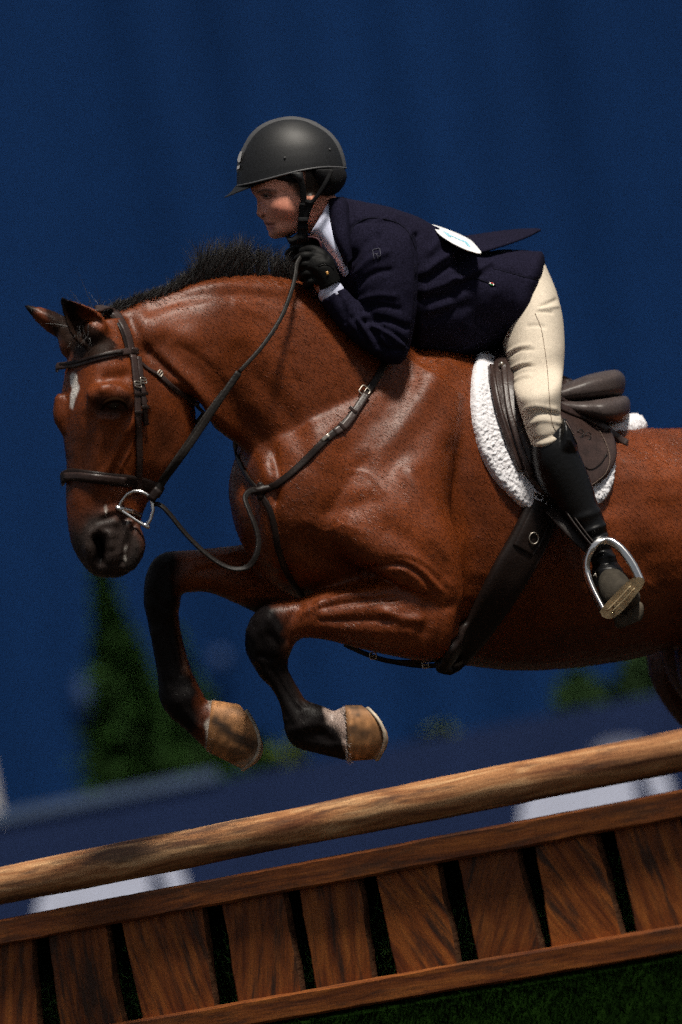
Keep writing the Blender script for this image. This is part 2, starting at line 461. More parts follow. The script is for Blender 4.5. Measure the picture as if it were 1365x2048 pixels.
tag(scr, 'tall plain blue fabric screen with faint hanging folds filling the backdrop', 'screen')
BLOT = mat('pale_blue_blotch', (0.008, 0.031, 0.105), rough=0.8, var=0.3, vscale=6)  # slightly lighter blue ovals on the screen
for (x, y, rx, rz) in [(172, 1400, .06, .15), (440, 1320, .06, .06)]:
    c = at(x, y, YW - 0.06); th = np.linspace(0, 6.283, 20, endpoint=False)
    V = np.array([[c[0] + rx * 1.0 * math.cos(t), YW - 0.085, c[2] + rz * math.sin(t)] for t in th] + [[c[0] + rx * .95 * math.cos(t), YW - 0.05, c[2] + rz * .95 * math.sin(t)] for t in th])
    F = [tuple(range(19, -1, -1))] + [(i, (i + 1) % 20, 20 + (i + 1) % 20, 20 + i) for i in range(20)]
    make_obj('pale_patch', V, F, BLOT, parent=scr)

# low navy board along the ring with white lettering shapes, out of focus
NAVY = mat('navy_board', (0.015, 0.027, 0.078), rough=0.8, spec=0.05, var=0.12, vscale=2, grain=0.9, gscale=200.0)
WHITE_P = mat('white_print', (0.54, 0.58, 0.74), rough=0.7, var=0.08)
LIT_EDGE = mat('lit_edge_pale', (0.060, 0.095, 0.175), rough=0.5, var=0.1)
YB = 13.0
pl = at(0, 1650, YB); pr = at(1365, 1372, YB)
ztop = (pl[2] + pr[2]) / 2
board = make_obj('arena_board', *quad_box(0, 30.0, YB + 0.04, 0.04, 0.0, ztop), NAVY, smooth=False)
tag(board, 'long low navy advertising board with white print, behind the jump', 'board')
# light on the top edge at the left end, painted as a pale strip
tl = at(-200, 1700, YB)[0]; tr_ = at(440, 1580, YB)[0]
make_obj('lit_top_edge', *quad_box((tl + tr_) / 2, (tr_ - tl) / 2, YB + 0.035, 0.05, ztop + 0.002, ztop + 0.05), LIT_EDGE, parent=board, smooth=False)
FAINT = mat('grey_print', (0.16, 0.18, 0.26), rough=0.7)
def logo(cx, cy, pts, mt=WHITE_P):
    """closed px outline -> thin raised print on the board"""
    P = resample(np.array(pts + [pts[0]], float), n=41)[:-1]
    f = np.array([at_plane(x, y, (0, YB - 0.006, 0), np.array([0, 1.0, 0])) for x, y in P]); b = f + [0, 0.006, 0]
    n = len(P); F = [tuple(range(n))] + [(i, n + i, n + (i + 1) % n, (i + 1) % n) for i in range(n)]
    return make_obj('white_mark', np.vstack([f, b]), F, mt, parent=board, smooth=False)
for dx, dy in ((0, 0), (968, -196)):
    logo(0, 0, [(70 + dx, 1860 + dy), (82 + dx, 1790 + dy), (120 + dx, 1745 + dy), (240 + dx, 1715 + dy), (290 + dx, 1705 + dy), (300 + dx, 1760 + dy), (310 + dx, 1850 + dy), (240 + dx, 1900 + dy), (130 + dx, 1900 + dy)])
    logo(0, 0, [(305 + dx, 1700 + dy), (345 + dx, 1715 + dy), (372 + dx, 1762 + dy), (374 + dx, 1800 + dy), (350 + dx, 1810 + dy), (328 + dx, 1760 + dy)])
    if dx: logo(0, 0, [(1180, 1500), (1215, 1480), (1270, 1476), (1290, 1492), (1220, 1510)], FAINT)
# white post at the left edge of the picture
POSTM = mat('white_post_paint', (0.55, 0.53, 0.52), rough=0.6, var=0.1)
c = at(-26, 1560, YB + .5)
pst = make_obj('white_post', *quad_box(c[0], 0.035, YB + 0.5, 0.035, 0.0, at(-8, 1500, YB + .5)[2]), POSTM, smooth=False)
tag(pst, 'white post standing at the far left edge before the navy board', 'post')

# out-of-focus conifers and bushes behind the board
LEAF = [mat('conifer_green', (0.011, 0.037, 0.0045), rough=0.8, var=0.5, vscale=5, spec=0.15),
        mat('bush_green', (0.050, 0.072, 0.008), rough=0.8, var=0.4, vscale=5, spec=0.15),
        mat('dark_hedge_green', (0.011, 0.030, 0.007), rough=0.8, var=0.4, vscale=5, spec=0.15)]
TRUNK = mat('tree_bark', (0.06, 0.04, 0.025), rough=0.9, bump=0.6, bscale=40, var=0.3)
def leaves(Pc, size, mtl, name, parent):
    n = len(Pc)
    a = rng.normal(size=(n, 3)); a /= np.linalg.norm(a, axis=1)[:, None]
    b = np.cross(a, rng.normal(size=(n, 3))); b /= np.linalg.norm(b, axis=1)[:, None]
    s = size * rng.uniform(.6, 1.4, (n, 1))
    V = np.stack([Pc - a * s * 1.5, Pc + b * s * .5, Pc + a * s * 1.5, Pc - b * s * .5], 1).reshape(-1, 3)
    F = [(4 * i, 4 * i + 1, 4 * i + 2, 4 * i + 3) for i in range(n)]
    return make_obj(name, V, F, mtl, parent=parent, smooth=False)
def conifer(px, pytop, y, wpx, leafm, label, dens=15000):
    top = at(px, pytop, y); sc_ = (y + 14) / (14 * 880)
    r = wpx * sc_
    root = empty('conifer', (top[0], y, 0)); tag(root, label, 'tree', 'conifers beyond the navy board')
    h = top[2]
    C = np.array([[top[0], y, z] for z in np.linspace(0, h * .95, 8)])
    make_obj('trunk', *tube3(C, np.linspace(.05, .008, 8), 8), TRUNK, parent=root)
    u = rng.uniform(0, 1, dens) ** 0.6
    rr = r * u * (0.8 + 0.35 * np.sin(u * 40 + rng.uniform(0, 6, dens)) * rng.uniform(0, 1, dens)) * np.sqrt(rng.uniform(.15, 1, dens)); ang = rng.uniform(0, 6.283, dens)
    Pc = np.stack([top[0] + rr * np.cos(ang), y + rr * np.sin(ang), h * (1 - u) + rng.normal(0, .02, dens)], 1)
    leaves(Pc, 0.035, leafm, 'crown', root)
def bush(x0, x1, ytop, y, leafm, label, name='bush', dens=4000, grp=None, cat='bush'):
    a = at(x0, ytop, y); b = at(x1, ytop, y); h = (a[2] + b[2]) / 2; cx = (a[0] + b[0]) / 2; rx = (b[0] - a[0]) / 2
    root = empty(name, (cx, y, 0)); tag(root, label, cat, grp)
    for k in range(3):
        C = np.array([[cx + (k - 1) * rx * .4 * t, y, h * .7 * t] for t in np.linspace(0, 1, 5)])
        make_obj('stem', *tube3(C, np.linspace(.02, .006, 5), 6), TRUNK, parent=root)
    u = rng.normal(size=(dens, 3)); u /= np.linalg.norm(u, axis=1)[:, None]; u *= rng.uniform(.5, 1, (dens, 1)) ** .5
    Pc = np.stack([cx + rx * u[:, 0], y + .35 * u[:, 1], h * .5 + h * .5 * u[:, 2] * (0.85 + .15 * np.sin(u[:, 0] * 9))], 1)
    leaves(Pc, 0.04, leafm, 'crown', root)
conifer(196, 1120, 15.0, 290, LEAF[0], 'tall narrow conifer with a pointed tip under the horse muzzle')
conifer(345, 1255, 14.6, 230, LEAF[0], 'shorter conifer behind the far front cannon of the horse')
conifer(255, 1270, 14.2, 190, LEAF[0], 'low dark conifer between the two taller conifers by the board')
bush(330, 650, 1462, 14.2, LEAF[0], 'low dark green bush spreading right behind the far front hoof', grp='low bushes beyond the navy board')
bush(500, 640, 1438, 13.6, LEAF[1], 'yellow green bush just left of the near front hoof', dens=900, grp='low bushes beyond the navy board')
bush(800, 925, 1400, 13.8, LEAF[1], 'small yellow green shrub right of the near front hoof', dens=700, grp='low bushes beyond the navy board')
bush(1010, 1480, 1270, 15.0, LEAF[2], 'dark green hedge showing under the belly of the horse', name='hedge', dens=14000, cat='hedge')

# ------------------------------------------------------------------ the jump: pole above a slatted panel
JY = math.radians(35)
JD = np.array([math.cos(JY), -math.sin(JY), 0.0])      # along the jump
JN = np.array([-math.sin(JY), -math.cos(JY), 0.0])     # towards the camera side
J0 = np.array([0.0, -0.60, 0.0])
ROTZ = -JY
def jump_local(s, d, z): return J0 + JD * s + JN * d + np.array([0, 0, z])
def s_of(px, py, d=0.0):
    p = at_plane(px, py, J0 + JN * d, JN); q = p - (J0 + JN * d)
    return float(np.dot(q, JD)), float(p[2])
def place(o, s, d, z, parent=None):
    p = jump_local(s, d, z)
    if parent is None:
        o.location = p; o.rotation_euler = (0, 0, ROTZ)
    else:
        o.location = (s, -d, z)
    return o
def jmesh(name, V, F, mats, midx=None, smooth=False):
    me = bpy.data.meshes.new(name); me.from_pydata([tuple(v) for v in V], [], [tuple(f) for f in F])
    for m in mats: me.materials.append(m)
    if midx is not None: me.polygons.foreach_set('material_index', midx)
    if smooth: me.polygons.foreach_set('use_smooth', [True] * len(me.polygons))
    me.update()
    o = bpy.data.objects.new(name, me); col.objects.link(o); return o

PZ = 1.031
xs = np.linspace(-2.0, 2.0, 160); m_ = 40; th = np.linspace(0, 2 * np.pi, m_, endpoint=False)
R = np.empty((len(xs), m_, 3))
for i, x in enumerate(xs):
    rad = 0.0436 + 0.0012 * math.sin(x * 3.1) + 0.001 * math.sin(x * 7.7 + 1)
    for j, t in enumerate(th):
        k = rad + 0.0012 * noise.noise(Vector((x * 2.0, math.cos(t) * 1.6, math.sin(t) * 1.6))) + 0.0014 * noise.noise(Vector((x * 6, math.cos(t) * 5, math.sin(t) * 5)))
        for kx, kt in ((0.30, -1.9), (-0.42, -1.2), (0.85, -1.2), (-.05, 2.6)):      # knots
            dd = ((x - kx) / .03) ** 2 + ((math.atan2(math.sin(t - kt), math.cos(t - kt))) / .35) ** 2
            k += 0.0022 * math.exp(-dd)
        R[i, j] = (x, k * math.cos(t) + 0.004 * math.sin(x * 1.7), k * math.sin(t) + 0.003 * math.sin(x * 1.3 + .5))
V, F = rings_to_mesh(R)
pole = jmesh('jump_pole', V, F, [POLE], smooth=True); place(pole, 0, 0.0, PZ)
tag(pole, 'round peeled wooden jump pole resting above the slatted panel', 'pole')

panel = empty('slatted_jump', jump_local(0, 0, 0)); panel.rotation_euler = (0, 0, ROTZ)
tag(panel, 'brown stained wooden jump panel of two rails and upright slats stuffed with greenery', 'jump panel')
def bar(s0, s1, d0, d1, z0, z1, jit=0.0015, n=60):
    """board along the jump with worn, rounded edges"""
    prof = []
    b = 0.005
    for (d, z, sd, sz) in ((d0, z0, 1, 1), (d1, z0, -1, 1), (d1, z1, -1, -1), (d0, z1, 1, -1)):
        prof += [(d + sd * b, z), (d, z + sz * b)] if (sd * sz > 0) == False else [(d, z + sz * b), (d + sd * b, z)]
    xs = np.linspace(s0, s1, n); R = np.empty((n, len(prof), 3))
    for i, x in enumerate(xs):
        for j, (d, z) in enumerate(prof):
            q = jit * noise.noise(Vector((x * 5, d * 40, z * 40))) + jit * .6 * noise.noise(Vector((x * 23, d * 40, z * 40 + 9)))
            R[i, j] = (x, -d + q, z + q * 1.2)
    return rings_to_mesh(R)
zt1, zt0, zb1, zb0 = [1.1 + (z - 1.1) * 13.4 / 14 for z in (0.947, 0.886, 0.657, 0.598)]
for (z0, z1, d1) in ((zt0, zt1, 0.035), (zb0, zb1, 0.037)):
    V, F = bar(-2.0, 2.0, 0.0, d1, z0, z1, n=240)
    o = jmesh('rail', V, F, [RAIL]); o.parent = panel; place(o, 0, 0, 0, panel)
# slats: (top-left, top-right, bottom-left, bottom-right) read at the rails
SL = [(-190, -70, -160, -40), (-48, 67, -20, 85), (97, 215, 126, 251), (244, 410, 287, 436), (445, 572, 477, 608), (597, 721, 631, 750), (750, 878, 793, 921),
      (914, 1034, 952, 1085), (1068, 1198, 1103, 1244), (1226, 1365, 1270, 1400), (1395, 1520, 1430, 1560)]
dsl = 0.012
def yt(x): return 1905 - (x / 1365) * 267
def yb(x): return 2112 - (x / 1365) * 266
quads = []
for a, b, c_, d_ in [(a - 1, b + 1, c - 1, d + 1) for a, b, c, d in SL]:
    quads.append([s_of(a, yt(a), dsl)[0], s_of(b, yt(b), dsl)[0], s_of(c_, yb(c_), dsl)[0], s_of(d_, yb(d_), dsl)[0]])
sl = quads[0][0]; 
while sl > -1.85:
    w = rng.uniform(.10, .14); quads.append([sl - w - .03, sl - .03, sl - w - .025, sl - .025]); sl -= w + .03
sr = quads[10][1]
while sr < 1.85:
    w = rng.uniform(.10, .14); quads.append([sr + .03, sr + w + .03, sr + .035, sr + w + .035]); sr += w + .03
for qi, (a, b, c_, d_) in enumerate(quads):
    n = 14; z = np.linspace(zb1 - 0.03, zt0 + 0.03, n); u = (z - (zb1)) / (zt0 - zb1)
    lft = c_ + (a - c_) * u; rgt = d_ + (b - d_) * u
    seed = qi * 7.3
    lw = np.array([0.004 * noise.noise(Vector((seed, zz * 14, 0))) + .0018 * noise.noise(Vector((seed, zz * 60, 3))) for zz in z])
    rw = np.array([0.004 * noise.noise(Vector((seed, zz * 14, 9))) + .0025 * noise.noise(Vector((seed, zz * 70, 5))) for zz in z])
    lft = lft + lw; rgt = rgt + rw
    tilt = rng.uniform(-.003, .003)
    cx = (a + b + c_ + d_) / 4; zc = (zt0 + zb1) / 2
    bw = np.array([0.003 + 0.004 * abs(noise.noise(Vector((seed, zz * 30, 11)))) for zz in z])   # bark margin on the right
    f0 = dsl + tilt; f1 = dsl - 0.018
    rows = []
    for i in range(n):
        cup = 0.0015 * noise.noise(Vector((seed, z[i] * 9, 2)))
        rows.append([(lft[i] - cx + .004, -(f0 - .003), z[i] - zc), (lft[i] - cx + .008, -(f0 + cup), z[i] - zc), ((lft[i] + rgt[i]) / 2 - cx, -(f0 + .001 + cup), z[i] - zc),
                     (rgt[i] - bw[i] - cx - .002, -(f0 + cup), z[i] - zc), (rgt[i] - cx - bw[i] * .5, -(f0 - .005), z[i] - zc), (rgt[i] - cx, -(f0 - .012), z[i] - zc), (rgt[i] - cx - .004, -f1, z[i] - zc), (lft[i] - cx, -f1, z[i] - zc)])
    V, F = rings_to_mesh(np.array(rows))
    mi = []
    for f in F:
        js = sorted(set(i % 8 for i in f)) if max(f) < n * 8 else []
        mi.append(1 if js in ([3, 4], [4, 5], [5, 6]) else 0)
    o = jmesh('slat', V, F, [SLAT, BARK], mi); o.parent = panel; place(o, cx, 0, zc, panel)
# dark boarded back of the panel box, and an unseen lid added to block light, so the inside stays dim
INSIDE = mat('dark_green_backing', (0.006, 0.014, 0.008), rough=0.9, bump=0.6, bscale=90, var=0.5, vscale=20)
o = jmesh('back_board', *quad_box(0, 2.0, 0.17, 0.012, 0.02, zt1 - .03), [INSIDE]); o.parent = panel; place(o, 0, 0, 0, panel)
o = jmesh('light_block_lid', *quad_box(0, 2.0, 0.080, 0.075, zt1 - .022, zt1 - .006), [INSIDE]); o.parent = panel; place(o, 0, 0, 0, panel)
# pine greenery stuffed behind the slats
NEEDLE = mat('pine_needles', (0.055, 0.15, 0.03), rough=0.7, var=0.6, vscale=14, spec=0.3)
nn = 15000
s_ = rng.uniform(-1.3, 1.3, nn); dd = -rng.uniform(0.016, 0.10, nn) - .004; hh = zb0 + .02 + rng.beta(1.3, 2.2, nn) * 0.20 * (0.6 + 0.5 * np.abs(np.sin(s_ * 9)))
dirv = rng.normal(size=(nn, 3)); dirv[:, 2] = np.abs(dirv[:, 2]) + .2; dirv /= np.linalg.norm(dirv, axis=1)[:, None]
sd = np.cross(dirv, rng.normal(size=(nn, 3))); sd /= np.linalg.norm(sd, axis=1)[:, None]
Pc = np.stack([s_, -dd, hh], 1); ln = rng.uniform(.012, .032, (nn, 1))
V = np.stack([Pc - sd * .0011, Pc + sd * .0011, Pc + dirv * ln], 1).reshape(-1, 3)
V[:, 1] = np.maximum(V[:, 1], 0.012)
o = jmesh('pine_greenery', V, [(3 * i, 3 * i + 1, 3 * i + 2) for i in range(nn)], [NEEDLE]); o['kind'] = 'stuff'; o.parent = panel; place(o, 0, 0, 0, panel)

for sx in (-1.93, 1.93):
    o = jmesh('post', *quad_box(sx, .035, .075, .03, 0.0, PZ - .044), [RAIL]); o.parent = panel; place(o, 0, 0, 0, panel)
    o = jmesh('pole_cup', *quad_box(sx, .03, .0, .044, PZ - .056, PZ - .047), [RAIL]); o.parent = panel; place(o, 0, 0, 0, panel)
# turf-covered ramp in front of the panel foot
TURF = mat('dark_turf', (0.0045, 0.0135, 0.0016), rough=0.95, spec=0.02, bump=0.8, bscale=160, bdist=0.006, var=0.5, vscale=25)
Vr = []
for s in (-2.0, 2.0):
    Vr += [(s, -0.030, 0.0), (s, -0.36, 0.0), (s, -0.33, 0.10), (s, -0.034, zb0 - 0.008), (s, 0.03, zb0 - 0.008), (s, .03, 0.0)]
F = [(0, 1, 7, 6), (1, 2, 8, 7), (2, 3, 9, 8), (3, 4, 10, 9), (4, 5, 11, 10), (5, 0, 6, 11), (5, 4, 3, 2, 1, 0), (6, 7, 8, 9, 10, 11)]
ramp = jmesh('turf_ramp', Vr, F, [TURF]); place(ramp, 0, 0, 0)
tag(ramp, 'sloping dark green turf bank at the foot of the slatted panel', 'turf bank')
nn = 70000
s_ = rng.uniform(-1.9, 1.9, nn); u = rng.uniform(0, 1, nn) ** 1.5
y_ = -0.034 + (-.33 + .034) * u; z_ = (zb0 - .008) + (.10 - zb0 + .008) * u
Pc = np.stack([s_, y_, z_], 1); up = np.stack([rng.normal(0.35, .35, nn), -0.75 + rng.normal(0, .3, nn), rng.uniform(.1, .8, nn)], 1); up /= np.linalg.norm(up, axis=1)[:, None]
sd = np.cross(up, rng.normal(size=(nn, 3))); sd /= np.linalg.norm(sd, axis=1)[:, None]; ln = rng.uniform(.008, .02, (nn, 1))
V = np.stack([Pc - sd * .0012, Pc + sd * .0012, Pc + up * ln], 1).reshape(-1, 3)
V[:, 1] = np.minimum(V[:, 1], -0.039)
BLADE = mat('turf_blades', (0.005, 0.0155, 0.0018), rough=0.95, var=0.6, vscale=30, spec=0.02)
o = jmesh('turf_blade', V, [(3 * i, 3 * i + 1, 3 * i + 2) for i in range(nn)], [BLADE]); o['kind'] = 'stuff'; o.parent = ramp; o.location = (0, 0, 0)
# ------------------------------------------------------------------ the horse
def yc(x): return -(1100 - x) * 0.00071
PHI = math.radians(34)
def head_loft(secs, n=6, m=44):
    """rows: ax, ay, bx, by (left and right outline), y of the face's centre line, half width front, half width rear, length, exponent"""
    S = catmull(secs, n); th = np.linspace(0, 2 * np.pi, m, endpoint=False); R = []
    for ax, ay, bx, by, y0, wf, wj, L, e in S:
        c = -np.sign(np.cos(th)) * np.abs(np.cos(th)) ** (2 / e); s = np.sign(np.sin(th)) * np.abs(np.sin(th)) ** (2 / e)
        l = L / 2 * (1 + c); w = s * (wf + (wj - wf) * (1 + c) / 2)
        X = l * math.cos(PHI) + w * math.sin(PHI); dep = w * math.cos(PHI) - l * math.sin(PHI)
        u = (X - X.min()) / (X.max() - X.min())
        R.append(at(ax + (bx - ax) * u, ay + (by - ay) * u, y0 - dep))
    return rings_to_mesh(np.array(R))

HB = []
# trunk, chest to buttock
HB.append(loft([
    (472, 925, 474, 1035, yc(560) + .06, .06, 2.2), (480, 880, 500, 1105, yc(570) + .03, .13, 2.2), (520, 835, 540, 1165, yc(590), .20, 2.3),
    (590, 795, 590, 1195, yc(640), .245, 2.4), (690, 740, 670, 1215, yc(710), .275, 2.5), (800, 695, 780, 1260, yc(800), .285, 2.5),
    (890, 690, 880, 1318, yc(890), .290, 2.4), (985, 725, 975, 1336, yc(985), .300, 2.3), (1085, 790, 1075, 1341, yc(1085), .325, 2.3),
    (1180, 838, 1170, 1333, yc(1180), .335, 2.25), (1280, 854, 1275, 1316, yc(1280), .335, 2.25), (1368, 856, 1368, 1290, yc(1368), .325, 2.3),
    (1500, 850, 1500, 1285, yc(1500), .34, 2.4), (1640, 868, 1640, 1300, yc(1640), .32, 2.5), (1740, 910, 1735, 1240, yc(1740), .24, 2.3), (1790, 1000, 1785, 1150, yc(1790), .10, 2.2)]))
# neck
HB.append(loft([
    (205, 626, 300, 770, -.60, .060, 2.4, .0), (250, 612, 392, 800, -.585, .072, 2.4), (335, 586, 425, 850, -.55, .085, 2.4), (420, 556, 452, 872, -.51, .098, 2.5),
    (510, 547, 490, 905, -.45, .115, 2.5), (595, 560, 520, 985, -.39, .150, 2.5), (700, 610, 585, 1075, -.31, .20, 2.5), (850, 700, 690, 1150, -.21, .24, 2.4)]))
# near brachial / breast muscle that carries the neck down to the chest
HB.append(loft([(440, 830, 500, 800, -.43, .04), (490, 905, 580, 880, -.45, .05), (520, 975, 640, 970, -.48, .085), (560, 1080, 700, 1080, -.44, .09), (600, 1150, 730, 1150, -.38, .08)]))
# near shoulder and upper arm
HB.append(loft([(820, 715, 930, 790, yc(860) - .16, .06), (740, 800, 920, 900, yc(830) - .20, .085), (640, 920, 900, 1010, yc(780) - .215, .105),
                (600, 1030, 915, 1090, yc(770) - .225, .115), (680, 1120, 922, 1180, yc(800) - .235, .115), (790, 1160, 918, 1260, yc(850) - .24, .10), (840, 1230, 900, 1322, yc(870) - .24, .06)]))
# far shoulder
HB.append(loft([(470, 920, 600, 900, yc(560) + .02, .09), (459, 985, 620, 1000, yc(560) - .01, .13), (474, 1060, 620, 1080, yc(560) - .01, .13), (500, 1110, 620, 1170, yc(570) + .04, .09)]))
# near foreleg
yl = -.44
NF = [(925, 1165, 893, 1318, yl + .02, .085, 2.3), (860, 1140, 850, 1322, yl - .005, .09, 2.3), (790, 1148, 790, 1312, yl - .02, .082, 2.3), (720, 1160, 716, 1297, yl - .025, .070, 2.2),
      (650, 1180, 652, 1280, yl - .03, .056, 2.2), (590, 1199, 610, 1276, yl - .03, .048, 2.2), (540, 1206, 593, 1284, yl - .03, .048, 2.4), (505, 1232, 582, 1303, yl - .03, .049, 2.5),
      (490, 1288, 576, 1322, yl - .025, .046, 2.4), (510, 1338, 577, 1342, yl - .02, .037, 2.2), (546, 1380, 593, 1373, yl - .02, .028, 2.2), (565, 1422, 612, 1400, yl - .02, .031, 2.2),
      (571, 1465, 642, 1411, yl - .02, .036, 2.3), (590, 1494, 658, 1418, yl - .02, .036, 2.3), (640, 1508, 668, 1422, yl - .02, .034, 2.2), (692, 1521, 690, 1412, yl - .02, .040, 2.2), (702, 1521, 706, 1412, yl - .02, .040, 2.2)]
HB.append(loft(NF, n=6, m=32))
# far foreleg
yf = -.26
FF_ = [(640, 1110, 600, 1235, yf + .06, .09), (560, 1098, 545, 1238, yf + .02, .085), (490, 1090, 490, 1215, yf - .02, .07), (420, 1097, 425, 1186, yf - .05, .056), (365, 1101, 385, 1184, yf - .07, .048),
       (322, 1108, 363, 1188, yf - .08, .048, 2.4), (296, 1142, 360, 1208, yf - .085, .049, 2.5), (288, 1200, 358, 1230, yf - .085, .046, 2.4), (298, 1255, 362, 1256, yf - .085, .036), (309, 1312, 372, 1302, yf - .085, .030),
       (318, 1362, 388, 1350, yf - .085, .030), (320, 1398, 402, 1378, yf - .085, .036, 2.3), (338, 1430, 408, 1392, yf - .085, .036, 2.3), (376, 1464, 414, 1400, yf - .085, .032), (414, 1500, 428, 1402, yf - .085, .038), (424, 1506, 440, 1404, yf - .085, .038)]
HB.append(loft(FF_, n=6, m=32))
# hind legs pushing off, mostly outside the picture
for off, yy in ((0, yc(1560) - .12), (-60, yc(1560) + .30)):
    HB.append(tube([(1600 + off, 1050, yy + .02, .20), (1520 + off, 1200, yy, .17), (1440 + off, 1320, yy - .02, .105), (1500 + off, 1440, yy, .080), (1600 + off, 1560, yy + .03, .055), (1640 + off, 1600, yy + .04, .050)]))
    HB.append(tube([(1635 + off, 1585, yy + .04, .05), (1640 + off, 1680, yy + .04, .034), (1640 + off, 1800, yy + .04, .032), (1636 + off, 1840, yy + .04, .038), (1610 + off, 1890, yy + .04, .034), (1600 + off, 1920, yy + .04, .040)]))
# stifle fold showing at the right edge
HB.append(loft([(1300, 1250, 1420, 1180, yc(1400) + .12, .10), (1326, 1325, 1440, 1310, yc(1400) + .12, .07), (1352, 1380, 1450, 1400, yc(1400) + .12, .07), (1400, 1440, 1500, 1440, yc(1440) + .12, .06)]))
# head
HB.append(head_loft([
    (162, 648, 262, 632, -.655, .055, .050, .13, 2.4), (148, 668, 292, 655, -.665, .072, .060, .19, 2.6), (137, 712, 322, 700, -.675, .088, .065, .23, 2.8), (127, 765, 365, 752, -.685, .100, .062, .27, 3.0),
    (119, 815, 391, 812, -.69, .104, .055, .29, 3.0), (127, 870, 390, 868, -.69, .088, .050, .28, 2.9), (133, 925, 362, 922, -.685, .074, .048, .24, 2.8), (133, 975, 322, 968, -.68, .064, .044, .20, 2.7),
    (134, 1020, 290, 1016, -.68, .057, .044, .165, 2.5), (138, 1062, 281, 1056, -.68, .057, .048, .155, 2.4), (147, 1098, 285, 1096, -.68, .058, .048, .15, 2.4), (164, 1126, 278, 1126, -.675, .052, .042, .13, 2.3), (182, 1146, 258, 1146, -.665, .036, .03, .09, 2.2), (200, 1156, 238, 1156, -.65, .015, .015, .04, 2.2)], m=56))
# brow bulge on the far side, near eye bulge
HB.append(tube([(122, 800, -.66, .016), (124, 830, -.655, .020), (132, 858, -.655, .014)], m=12))
HB.append(tube([(196, 790, -.735, .024), (222, 794, -.735, .026), (248, 806, -.72, .022)], m=12))
# far and near ear: cupped leaves
def ear(base, tip, wid, y0, y1, open_dir, thick=.009):
    """base/tip px, widths px along the ear, cupped towards open_dir"""
    n = len(wid); R = []
    ax = np.linspace(0, 1, n)
    bx, by = base; tx, ty = tip
    dx, dy = tx - bx, ty - by; L = math.hypot(dx, dy); nxp, nyp = -dy / L, dx / L
    for u, w in zip(ax, wid):
        cx, cy = bx + dx * u, by + dy * u; y = y0 + (y1 - y0) * u
        k = np.linspace(-1, 1, 13)
        outer = [(cx + nxp * w * q, cy + nyp * w * q, y - open_dir * (0.9 * (w / 880.0) * (1 - q * q))) for q in k]
        inner = [(cx + nxp * w * q * .86, cy + nyp * w * q * .86, y - open_dir * (0.9 * (w / 880.0) * (1 - q * q)) + open_dir * thick) for q in k[::-1]]
        R.append([at(*p) for p in outer + inner])
    return rings_to_mesh(np.array(R))
HB.append(ear((196, 676), (122, 596), [30, 37, 38, 35, 29, 21, 12, 4], -.70, -.735, -1.0))
HB.append(ear((136, 662), (50, 611), [22, 23, 23, 21, 18, 14, 8, 3], -.585, -.60, 1.0))
HB.append(tube([(205, 690, -.66, .04), (190, 664, -.69, .03)], m=12)); HB.append(tube([(150, 690, -.62, .035), (130, 664, -.59, .02)], m=12))
# lips
HB.append(tube([(262, 1052, -.665, .018), (272, 1092, -.665, .022), (258, 1126, -.665, .020)], m=12))

HV, HF = remesh(HB, 0.0048, smooth=10)
# melt the joints between neck, breast and shoulder into each other
qx, qy = proj(HV)
wj = np.exp(-(((qx - 640) / 190) ** 2 + ((qy - 860) / 120) ** 2)) + np.exp(-(((qx - 900) / 70) ** 2 + ((qy - 1000) / 230) ** 2)) + np.exp(-(((qx - 520) / 60) ** 2 + ((qy - 1030) / 120) ** 2))
HV = lap(HV, HF, 90, np.clip(wj, 0, 1))
